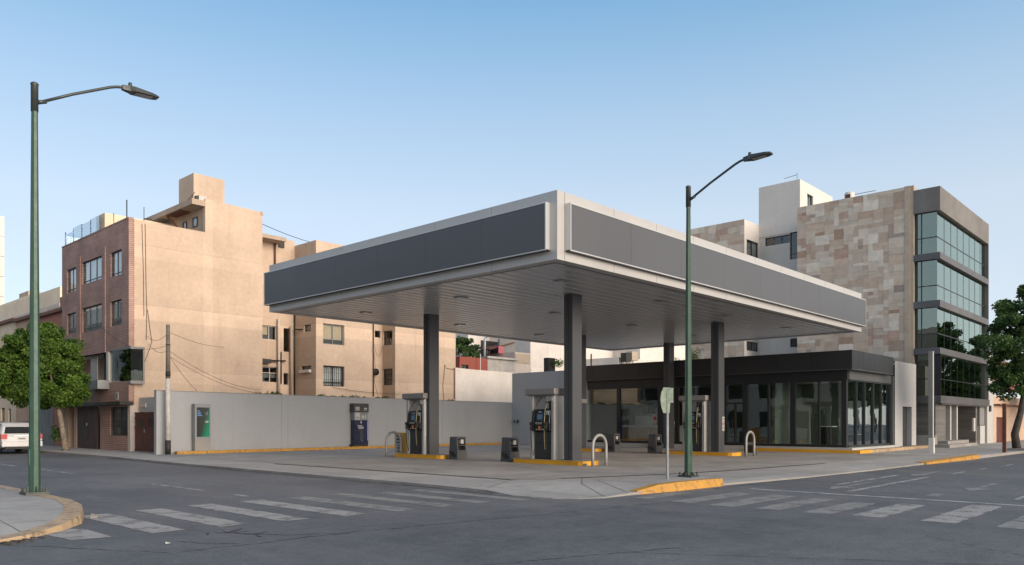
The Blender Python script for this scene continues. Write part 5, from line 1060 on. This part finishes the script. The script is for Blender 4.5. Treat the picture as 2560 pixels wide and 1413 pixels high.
m = mb('rust'); a, b = QY(52, 1222, 875), QY(52, 1285, 860); m.idx([(a[0], 51.8, a[1]), (b[0], 51.8, b[1]+.1), (b[0], 54, b[1]+.3), (a[0], 54, a[1]+.2), (a[0], 51.8, a[1]+.08), (b[0], 51.8, b[1]+.18), (b[0], 54, b[1]+.38), (a[0], 54, a[1]+.28)], [(0, 1, 5, 4), (4, 5, 6, 7), (0, 3, 2, 1), (0, 4, 7, 3), (1, 2, 6, 5)]); m.mat('dark_metal').box(a[0]+.2, b[0], 53.2, 53.3, z1, b[1]+.2); m.build('tin_roof', parent=o)
m = mb('pink_cloth'); c = QY(51.6, 1252, 875); m.box(c[0]-.3, c[0]+.35, 51.6, 51.65, c[1]-.35, c[1]+.35); m.build('cloth', parent=o)
house('white_warehouse', 'big plain white wall behind the cluttered roof terrace', 60, 1170, 1330, 790, 'white_clean', depth=5, cat='building')
o, x0, x1, z1 = house('grey_white_house', 'white house with a bare brick panel, left of the front column', 50, 1287, 1325, 880, 'dirty_white', depth=4)
mb('pier_beige').box(x0+.05, x1-.1, 49.93, 49.999, z1-1.0, z1-.15).build('brick_panel', parent=o); mb('grey_paint').box(x0, x1, 52, 52.2, z1, z1+1.4).build('parapet', parent=o)
house('white_house', 'tall white house wall seen just left of the front column under the canopy', 54, 1326, 1440, 800, 'white_wall', depth=6)
house('white_house', 'white house wall between the two middle columns, under the canopy', 56, 1440, 1580, 830, 'white_clean', depth=6)
house('cream_house', 'cream house wall with grey boxes on its roof, behind the shop', 48.5, 1545, 1660, 893, 'white_wall', depth=5)
o, x0, x1, z1 = house('cream_house', 'pale wall with vent boxes directly above the shop fascia', 52, 1600, 1722, 850, 'white_wall', depth=5)
for px, py, wd, lb in ((1572, 893, .5, 'dark grey roof box left of the vent boxes'), (1588, 890, .6, 'brown roof box right of the dark grey roof box')):
    p = QY(47.5, px, py); m = mb('dark_metal' if px < 1580 else 'pier_beige'); m.box(p[0]-wd, p[0]+wd, 47.5, 48.2, p[1]-.5, p[1]+.45); m.mat('galvanised').tube([(p[0], 47.8, p[1]-.5), (p[0], 47.8, 0)], .06, 6); tag(m.build('roof_box'), lb, 'roof box')
for px, pyt, pyb, Y, lb in ((1212, 848, 890, 50, 'bent grey flue pipe above the red house'), (1478, 885, 915, 44, 'slim dark vent pipe above the shop fascia, beside the middle column'), (1201, 885, 925, 43.5, 'thin white pole in front of the red house')):
    a, b = QY(Y, px, pyt), QY(Y, px, pyb); r = .1 if px == 1212 else (.07 if px == 1478 else .03); mt = 'galvanised' if px == 1212 else ('dark_metal' if px == 1478 else 'white_metal')
    m = mb(mt); m.tube([(b[0], Y, b[1]-2), (a[0], Y, a[1])]+([(a[0]+.3, Y, a[1]+.25)] if px == 1212 else []), r, 8); tag(m.build('flue_pipe'), lb, 'pipe')
shrub('roof_plant', 'green bush on the roof beside the front column, above the grey shop wall', (QY(42, 1395, 908)[0], 42, QY(42, 1395, 908)[1]), (.7, .5, .4), 300, 'leaf_bright', 'plant', 'roof plants')
m = mb('dark_metal'); p = QY(42, 1383, 905); m.box(p[0]-.4, p[0]+.5, 42.2, 42.7, p[1]-2, p[1]+.35); tag(m.build('water_tank'), 'small dark tank beside the bush left of the front column', 'tank')

# ================================================================== HOUSES FAR LEFT
def lhouse(name, label, X, px0, px1, pyt, mt, depth=8, cat='house', wins=(), roof=None):
    ya, yb = QX(X, px1)[0], QX(X, px0)[0]; z1 = QX(X, px1, pyt)[1]; o = thing(name, label, cat, (X, ya, 0)); m = mb(mt)
    hs = [qx(X, *w) for w in wins]
    m.wall('X', X, ya, yb, 0, z1, hs, .15).box(X+.16, X+depth, ya, yb, 0, z1, skip='l'); m.idx([(X, ya, 0), (X+.16, ya, 0), (X+.16, ya, z1), (X, ya, z1)], [(0, 1, 2, 3)]).idx([(X, ya, z1), (X+.16, ya, z1), (X+.16, yb, z1), (X, yb, z1)], [(0, 1, 2, 3)]); m.build('wall', parent=o)
    for h in hs: window(o, 'X', X, *h, nv=1, rec=.1)
    if roof: mb(roof).box(X-.2, X+depth, ya+.01, yb, z1+.002, z1+.2).build('roof', parent=o)
    return o, ya, yb, z1
o, ya, yb, z1 = lhouse('pink_house', 'low dusky pink house next to the brick apartment house', 15.4, 96, 170, 775, 'pink', depth=6, roof='tile_roof')
y2p = QX(15.4, 150)[0]; m = mb('pink'); m.pb('X', 15.4, ya, y2p, z1, QX(15.4, 155, 742)[1], .0, 5); m.build('gable', parent=o)
m = mb('garage_brown'); m.pb('X', 15.4, QX(15.4, 176)[0]+.5, QX(15.4, 160)[0], ZP, 2.6, -.06, -.002); m.mat('grey_paint').pb('X', 15.4, QX(15.4, 135)[0], QX(15.4, 95)[0], ZP, 2.7, -.06, -.002); m.build('garage_door', parent=o)
lhouse('beige_house', 'low beige house with a tiled roof edge behind the left lamp post', 15.5, 40, 98, 790, 'peach', depth=6, roof='tile_roof')
lhouse('beige_house', 'beige house at the left frame edge behind the white car', 15.6, -40, 42, 802, 'cream', depth=6, roof='tile_roof', wins=((2, 12, 1020, 1060), (20, 27, 1022, 1060)))
o, ya, yb, z1 = lhouse('cream_building', 'sunlit cream building with a flat roof, far left behind the lamp post', 30, -60, 150, 716, 'cream', depth=10, cat='building')
m = mb('cream'); m.pb('X', 30, QX(30, 60)[0], yb, z1, z1+.8, 1.0, 6); m.mat('dirty_white').pb('X', 30, ya, yb, z1-2.3, z1-1.9, -.05, -.001).pb('X', 30, QX(30, 116)[0], QX(30, 100)[0], z1-5, z1-1.9, -.07, -.001); m.mat('pier_beige').pb('X', 30, QX(30, 44)[0], QX(30, 22)[0], z1+.8, z1+1.5, 1.2, 3); m.build('upper_storey', parent=o)
y0_ = QX(42, 11)[0]; zt1 = QX(42, 8, 543)[1]
o = thing('white_tower', 'white panelled high-rise edge at the far left of the frame', 'tower', (40, y0_, 0)); m = mb('white_clean'); k = 9
for i in range(k): m.pb('X', 40, y0_, y0_+10, 6+(zt1-6)*i/k+.05, 6+(zt1-6)*(i+1)/k-.05, 0, 2)
m.mat('grey_paint').pb('X', 40, y0_+.05, y0_+10, 0, zt1-.1, .05, 1.9); m.build('wall', parent=o)

# ================================================================== POWER POLE AND WIRES
px_, py_ = G(420, 1133, ZP); px_ *= .953; py_ *= .953; zp = QX(px_, 420, 812)[1]
po = thing('power_pole', 'weathered wooden power pole in front of the grey wall, white at the bottom', 'utility pole', (px_, py_, ZP))
mb('pole_wood').tube([(px_, py_, 3.4), (px_, py_, zp)], [.098, .08], 12).build('shaft', parent=po)
mb('pole_white').tube([(px_, py_, .55), (px_, py_, 3.398)], [.112, .100], 12).build('painted_base', parent=po)
for a, b, r_ in ((ZP-.02, .7, .122), (3.5, 3.7, .106), (zp-.9, zp-.86, .10)): mb('iron').tube([(px_, py_, a), (px_, py_, b)], r_, 10).build('band', parent=po)
zw = QX(px_, 420, 875)[1]; P0 = (px_, py_, zw)
Wy = lambda Y, px, py: (QY(Y, px, py)[0], Y, QY(Y, px, py)[1])
for a, b, sg, lb in ((P0, Wy(YBg-.1, 650, 975), .35, 'upper wire from the power pole down to the rear recess'), ((px_, py_, zw-.25), Wy(YR-.3, 700, 985), .5, 'lower wire from the power pole down to the rear recess'),
                     ((px_, py_, zw-.15), Wy(YW+.2, 493, 978), .12, 'wire dropping from the pole to the top of the grey wall'), (P0, Wy(YBg-.06, 372, 860), .25, 'short slack wire from the pole to the plaster wall'),
                     ((px_, py_, zw+.2), (XB-.05, QX(XB, 257)[0], QX(XB, 257, 818)[1]), .55, 'wire from the pole to the brick front below the middle window'), ((px_, py_, zp-.35), Wy(YBg-.06, 365, 838), .3, 'topmost slack wire left of the pole'), ((px_, py_, zp-.3), Wy(YBg-.05, 560, 868), .15, 'thin wire crossing the plaster wall right of the pole')):
    tag(mb('rubber').tube(sag(a, b, sg), .0085, 5).build('overhead_wire'), lb, 'wire', 'overhead wires')
m = mb('rubber'); m.tube(sag(Wy(YR, 655, 560), Wy(YR+2, 800, 612), .1), .018, 5); tag(m.build('overhead_wire'), 'wire slanting above the roof of the rear apartments', 'wire', 'overhead wires')
m = mb('rubber'); m.tube(sag((px_+.05, YW+.1, zw-2.9), (QY(YW, 700)[0], YW+.1, QY(YW, 700, 984)[1]), .03, 20), .014, 5); tag(m.build('wall_cable'), 'cable lying along the top of the grey wall', 'cable')
tag(mb('rubber').tube(sag(Wy(YBg-.1, 830, 968), Wy(YBg-.1, 1000, 985), .1), .011, 5).build('overhead_wire'), 'thin wire hanging low across the rear bays', 'wire', 'overhead wires')
tag(mb('rubber').tube(sag((19.0, 40.9, zs1_+.9), (18.0, 45, zs0+.2), .5), .014, 5).build('overhead_wire'), 'wire from the rooftop tank tower to the penthouse roof', 'wire', 'overhead wires')

# ================================================================== TREES
def tree(name, label, base, trunk, blobs, nclump, per, mat, barkm, size, spread=.34, limbs=6, group=None, tr=.16):
    o = thing(name, label, 'tree', base, group)
    m = mb(barkm); m.tube(trunk, [tr*(1-.45*i/(len(trunk)-1)) for i in range(len(trunk))], 10)
    top = trunk[-1]; cl = []
    for c, r, w in blobs:
        for k in range(int(nclump*w)):
            d = rng.normal(size=3); d /= np.linalg.norm(d); rad = rng.uniform(.3, 1.2)**.5
            cl.append(np.array(c)+d*np.array(r)*rad)
    for c in [cl[i] for i in rng.choice(len(cl), limbs, replace=False)]:
        mid = (np.array(top)*.5+c*.5)+rng.normal(size=3)*.2; m.tube([trunk[-2], top, tuple(mid), tuple(c)], [tr*.45, tr*.38, tr*.22, tr*.07], 6)
    m.build('trunk', parent=o)
    m = mb(mat)
    for c in cl:
        base_t = np.clip(rng.normal(.45, .22), 0, 1); rr = spread*rng.uniform(.65, 1.25)
        for i in range(per):
            d = rng.normal(size=3); d /= np.linalg.norm(d); p = c+d*rr*rng.uniform(.15, 1)**.5*np.array((1, 1, .72))
            leaf(m, p, size*rng.uniform(.7, 1.3), float(np.clip(base_t+rng.normal(0, .15), 0, 1)))
    m.build('crown', parent=o); return o
def PT(d, px, py): u = (px-CX)/F; return (d*(FW[0]+RT[0]*u), d*(FW[1]+RT[1]*u), H+(HY-py)/F*d)
d0 = 38.5; tb = G(165, 1126, .1)
tk = [(*tb, .05)]+[PT(d0, 158, 1085), PT(d0, 150, 1040), PT(d0, 140, 1000)]
tree('street_tree', 'leaning bright green street tree in front of the brick house', (*tb, .05), tk,
     [(PT(d0, 95, 935), (1.6, 1.6, 1.45), 1.), (PT(d0, 30, 930), (1.7, 1.6, 1.3), .8), (PT(d0, 150, 955), (1.1, 1.1, 1.1), .7), (PT(d0, 100, 862), (1.5, 1.3, .85), .6), (PT(d0, 165, 890), (.8, .8, .8), .3), (PT(d0, 170, 985), (.75, .75, .5), .22), (PT(d0, -40, 930), (1.5, 1.5, 1.5), .4)], 62, 260, 'leaf_bright', 'bark', .125, .40)
tb = (*G(2543, 1128, ZP), .05); d1 = 38.0
tk = [tb, PT(d1, 2537, 1085), PT(d1, 2552, 1030), PT(d1, 2560, 980)]
rt = tree('street_tree', 'dark green street tree cut by the right frame edge', tb, tk,
     [(PT(d1, 2575, 880), (1.7, 1.7, 2.0), 1.), (PT(d1, 2560, 770), (1.0, 1.1, .9), .45), (PT(d1-.5, 2520, 835), (.9, .9, .9), .3), (PT(d1-.5, 2475, 865), (.75, .7, .45), .16), (PT(d1, 2525, 960), (.85, .8, .7), .28), (PT(d1, 2640, 900), (1.6, 1.6, 2.2), .8), (PT(d1, 2515, 905), (.7, .7, .6), .2)], 62, 220, 'leaf_dark', 'dark_bark', .125, .38, limbs=12, tr=.21)
for i, (x, y, s_, rz) in enumerate(((67.5, 7.6, 1.15, 1.2), (80, 7.0, 1.0, 2.6), (84, -9, 1.2, .5), (93, -9.5, 1.3, 3.), (103, -9, 1.2, 4.2), (113, -10, 1.3, 5.))):
    c = copy_tree(rt); c.location = (x, y, .05); c.rotation_euler.z = rz; c.scale = (s_,)*3; c['label'] = ('street tree further along the right-hand kerb, seen only mirrored in the office glass', 'farthest street tree along the right-hand kerb, mirrored in the office glass')[i] if i < 2 else 'one of the trees across the right-hand street, seen only mirrored in the shop side glass'
    if i > 1: c['group'] = 'trees across the right-hand street'
m = mb('kerb_concrete'); m.prism([(tb[0]-.5, tb[1]-.45), (tb[0]+.6, tb[1]-.4), (tb[0]+.5, tb[1]+.4), (tb[0]-.5, tb[1]+.35)], ZP-.02, ZP+.14); tag(m.build('tree_kerb'), 'rough concrete collar round the foot of the right-hand tree', 'kerb')
x, z = QY(47, 1160, 870)
tree('garden_tree', 'dark bushy tree behind the rear apartments, just above the red house', (x, 47, 0), [(x, 47, 0), (x, 47, 3), (x+.1, 47, 5)], [((x, 47, z-.6), (1.2, 1.2, 1.3), 1.)], 70, 80, 'leaf_dark', 'dark_bark', .16, .35)
x_, y_, _ = PT(40.5, 142, 1105); shrub('potted_shrub', 'small shrub by the doorway behind the leaning tree', (x_, y_, .9), (.35, .35, .55), 260, 'leaf_dark')

# ================================================================== WHITE CAR
cxm = 11.08; cy0 = 41.7; car = thing('parked_car', 'white estate car parked at the left kerb, seen from behind', 'car', (cxm, cy0, 0))
hw = .86
sec = [  # y, z floor, z belt, z roof, half width belt, half width roof
 (0.0, .42, .78, .80, .80, .78), (.06, .30, .88, .90, .845, .80), (.30, .27, .97, 1.28, .86, .70), (.55, .25, .98, 1.44, .865, .665), (1.5, .25, .97, 1.49, .865, .67), (2.3, .25, .96, 1.47, .865, .66), (3.0, .25, .93, 1.15, .86, .70), (3.4, .26, .88, .92, .85, .80), (4.2, .28, .76, .78, .80, .74), (4.4, .38, .62, .64, .70, .66)]
m = mb('car_white'); vs = []; fs = []
for y, zf, zb2, zr2, wb, wr in sec:
    vs += [(-wb*.9, y, zf), (-wb, y, zf+.15), (-wb, y, zb2), (-wr, y, zr2), (wr, y, zr2), (wb, y, zb2), (wb, y, zf+.15), (wb*.9, y, zf)]
vs = [(cxm+a, cy0+b, c) for a, b, c in vs]; k = 8
for i in range(len(sec)-1):
    for j in range(k): fs.append((i*k+j, i*k+(j+1) % k, (i+1)*k+(j+1) % k, (i+1)*k+j))
fs += [tuple(range(7, -1, -1)), tuple(range(72, 80))]
m.smooth = False; m.idx(vs, fs); bd = m.build('body', parent=car, bevel=.04)
m = mb('car_glass'); m.idx([(cxm+a, cy0+y, z) for a, y, z in ((-.70, .075, .96), (.70, .075, .96), (.60, .27, 1.27), (-.60, .27, 1.27))], [(0, 1, 2, 3)])
m.build('rear_window', parent=car)
for sgn in (-1, 1):
    m = mb('car_glass'); m.idx([(cxm+sgn*a, cy0+y, z) for a, y, z in ((.872, .5, 1.0), (.872, 2.9, .97), (.69, 2.35, 1.42), (.685, .62, 1.41))], [(0, 1, 2, 3) if sgn > 0 else (3, 2, 1, 0)]); m.build('side_window', parent=car)
    m = mb('tail_red'); m.box(cxm+sgn*.60, cxm+sgn*.85, cy0-.015, cy0+.12, .70, .93); m.mat('label_white').box(cxm+sgn*.62, cxm+sgn*.84, cy0-.016, cy0+.1, .64, .698); m.build('tail_light', parent=car)
    for yy in (.75, 3.5):
        m = mb('rubber'); m.tube([(cxm+sgn*.66, cy0+yy, .31), (cxm+sgn*.87, cy0+yy, .31)], .31, 18); w = m.build('wheel', parent=car); mb('chrome').tube([(cxm+sgn*.86, cy0+yy, .31), (cxm+sgn*.882, cy0+yy, .31)], .19, 12).build('rim', parent=w)
m = mb('car_white'); m.box(cxm-.84, cxm+.84, cy0-.10, cy0+.1, .34, .60); m.mat('rubber').box(cxm-.7, cxm+.7, cy0-.05, cy0+.3, .22, .338); m.build('bumper', parent=car, bevel=.03)
m = mb('label_white'); m.box(cxm-.16, cxm+.16, cy0-.03, cy0-.001, .68, .78); m.mat('print_dark').box(cxm-.13, cxm+.13, cy0-.033, cy0-.03, .71, .74); m.build('number_plate', parent=car)
mb('chrome').box(cxm-.3, cxm+.3, cy0+.02, cy0+.05, .845, .865).build('trim', parent=car)
m = mb('dark_metal'); m.tube([(cxm-.6, cy0+.7, 1.50), (cxm-.6, cy0+2.2, 1.52)], .02, 6).tube([(cxm+.6, cy0+.7, 1.50), (cxm+.6, cy0+2.2, 1.52)], .02, 6); m.build('roof_rail', parent=car)

# ================================================================== ACROSS THE STREET (out of frame, mirrored in the shop windows)
def across(name, label, x0, x1, y0, y1, z1, mt, n, fl):
    o = thing(name, label, 'building', (x1, (y0+y1)/2, 0)); m = mb(mt); m.box(x0, x1, y0, y1, 0, z1); m.build('wall', parent=o)
    for f in range(fl):
        for i in range(n): mb('car_glass').box(x1, x1+.03, y0+(y1-y0)*(i+.25)/n, y0+(y1-y0)*(i+.75)/n, .9+3.1*f, 2.6+3.1*f).build('window', parent=o)
across('corner_house', 'pale house across the left street, seen only in the shop window reflections', -14, -4, 20, 34, 12.5, 'dirty_white', 4, 3)
across('corner_house', 'grey house across the left street beyond the pale house, seen only as a reflection', -14, -3.5, 34.2, 52, 14, 'pale_grey', 5, 4)
across('corner_house', 'cream house far along the left street, seen only as a reflection', -14, -4, 52.3, 75, 12, 'cream', 6, 3)
across('corner_house', 'pale house along the far left street, seen only as a reflection', -16, -4, 75.3, 108, 15, 'pale_grey', 8, 4)
across('corner_house', 'tall grey house at the far end of the left street, seen only as a reflection', -16, -4, 108.3, 150, 19, 'grey_wall', 10, 5)

# ================================================================== LIGHT, SKY, CAMERA
SUN_EL, SUN_AZ = 12., (-.02, -1.)          # low sun behind the camera's right shoulder, softened by evening haze
w = bpy.data.worlds.new('World'); S.world = w; w.use_nodes = True; t = w.node_tree; bg = t.nodes['Background']
sky = t.nodes.new('ShaderNodeTexSky'); sky.sky_type = 'NISHITA'; sky.sun_disc = False
sky.sun_elevation = R(SUN_EL); sky.sun_rotation = math.atan2(SUN_AZ[0], SUN_AZ[1])
sky.altitude = 1500; sky.air_density = 1.0; sky.dust_density = .6; sky.ozone_density = 3.0
tc = t.nodes.new('ShaderNodeTexCoord'); sp = t.nodes.new('ShaderNodeSeparateXYZ'); t.links.new(tc.outputs['Generated'], sp.inputs[0])
rp = t.nodes.new('ShaderNodeValToRGB'); t.links.new(sp.outputs[2], rp.inputs[0]); e = rp.color_ramp.elements
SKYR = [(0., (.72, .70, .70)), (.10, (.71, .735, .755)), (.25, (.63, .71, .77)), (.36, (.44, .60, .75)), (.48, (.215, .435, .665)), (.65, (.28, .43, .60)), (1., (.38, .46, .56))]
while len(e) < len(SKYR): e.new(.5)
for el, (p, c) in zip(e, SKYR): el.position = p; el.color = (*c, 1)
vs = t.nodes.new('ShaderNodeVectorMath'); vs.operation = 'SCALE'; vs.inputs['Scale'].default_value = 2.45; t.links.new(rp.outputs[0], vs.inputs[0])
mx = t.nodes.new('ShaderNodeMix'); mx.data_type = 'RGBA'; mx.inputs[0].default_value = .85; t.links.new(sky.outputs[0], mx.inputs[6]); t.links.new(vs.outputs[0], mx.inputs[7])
azn = Vector((SUN_AZ[0], SUN_AZ[1], .12)).normalized()
dp = t.nodes.new('ShaderNodeVectorMath'); dp.operation = 'DOT_PRODUCT'; t.links.new(tc.outputs['Generated'], dp.inputs[0]); dp.inputs[1].default_value = azn
mr = t.nodes.new('ShaderNodeMapRange'); mr.interpolation_type = 'SMOOTHSTEP'; mr.inputs[1].default_value = .05; mr.inputs[2].default_value = 1.; t.links.new(dp.outputs['Value'], mr.inputs[0]); mr.inputs[4].default_value = .85
gl = t.nodes.new('ShaderNodeMix'); gl.data_type = 'RGBA'; t.links.new(mr.outputs[0], gl.inputs[0]); t.links.new(mx.outputs[2], gl.inputs[6]); gl.inputs[7].default_value = (2.7, 2.4, 2.0, 1)   # evening glow round the sun
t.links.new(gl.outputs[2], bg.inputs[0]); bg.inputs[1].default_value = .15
sd = bpy.data.lights.new('sun', 'SUN'); sd.energy = 1.85; sd.angle = R(42); sd.color = (1., .84, .69)
so = bpy.data.objects.new('sun', sd); COL.objects.link(so)
dv = Vector((SUN_AZ[0], SUN_AZ[1], math.hypot(*SUN_AZ)*math.tan(R(SUN_EL)))); so.rotation_euler = dv.to_track_quat('Z', 'Y').to_euler()
cd = bpy.data.cameras.new('camera'); co = bpy.data.objects.new('camera', cd); COL.objects.link(co)
cd.sensor_width = 36; cd.lens = F/2560*36; cd.shift_y = (HY-706.5)/2560; cd.clip_end = 2000; cd.clip_start = .1
co.location = (0, 0, H); co.rotation_euler = (R(90), 0, math.atan2(FW[1], FW[0])-R(90))
S.camera = co
S.view_settings.view_transform = 'Standard'; S.view_settings.look = 'None'; S.view_settings.exposure = 1.48; S.view_settings.gamma = 1.
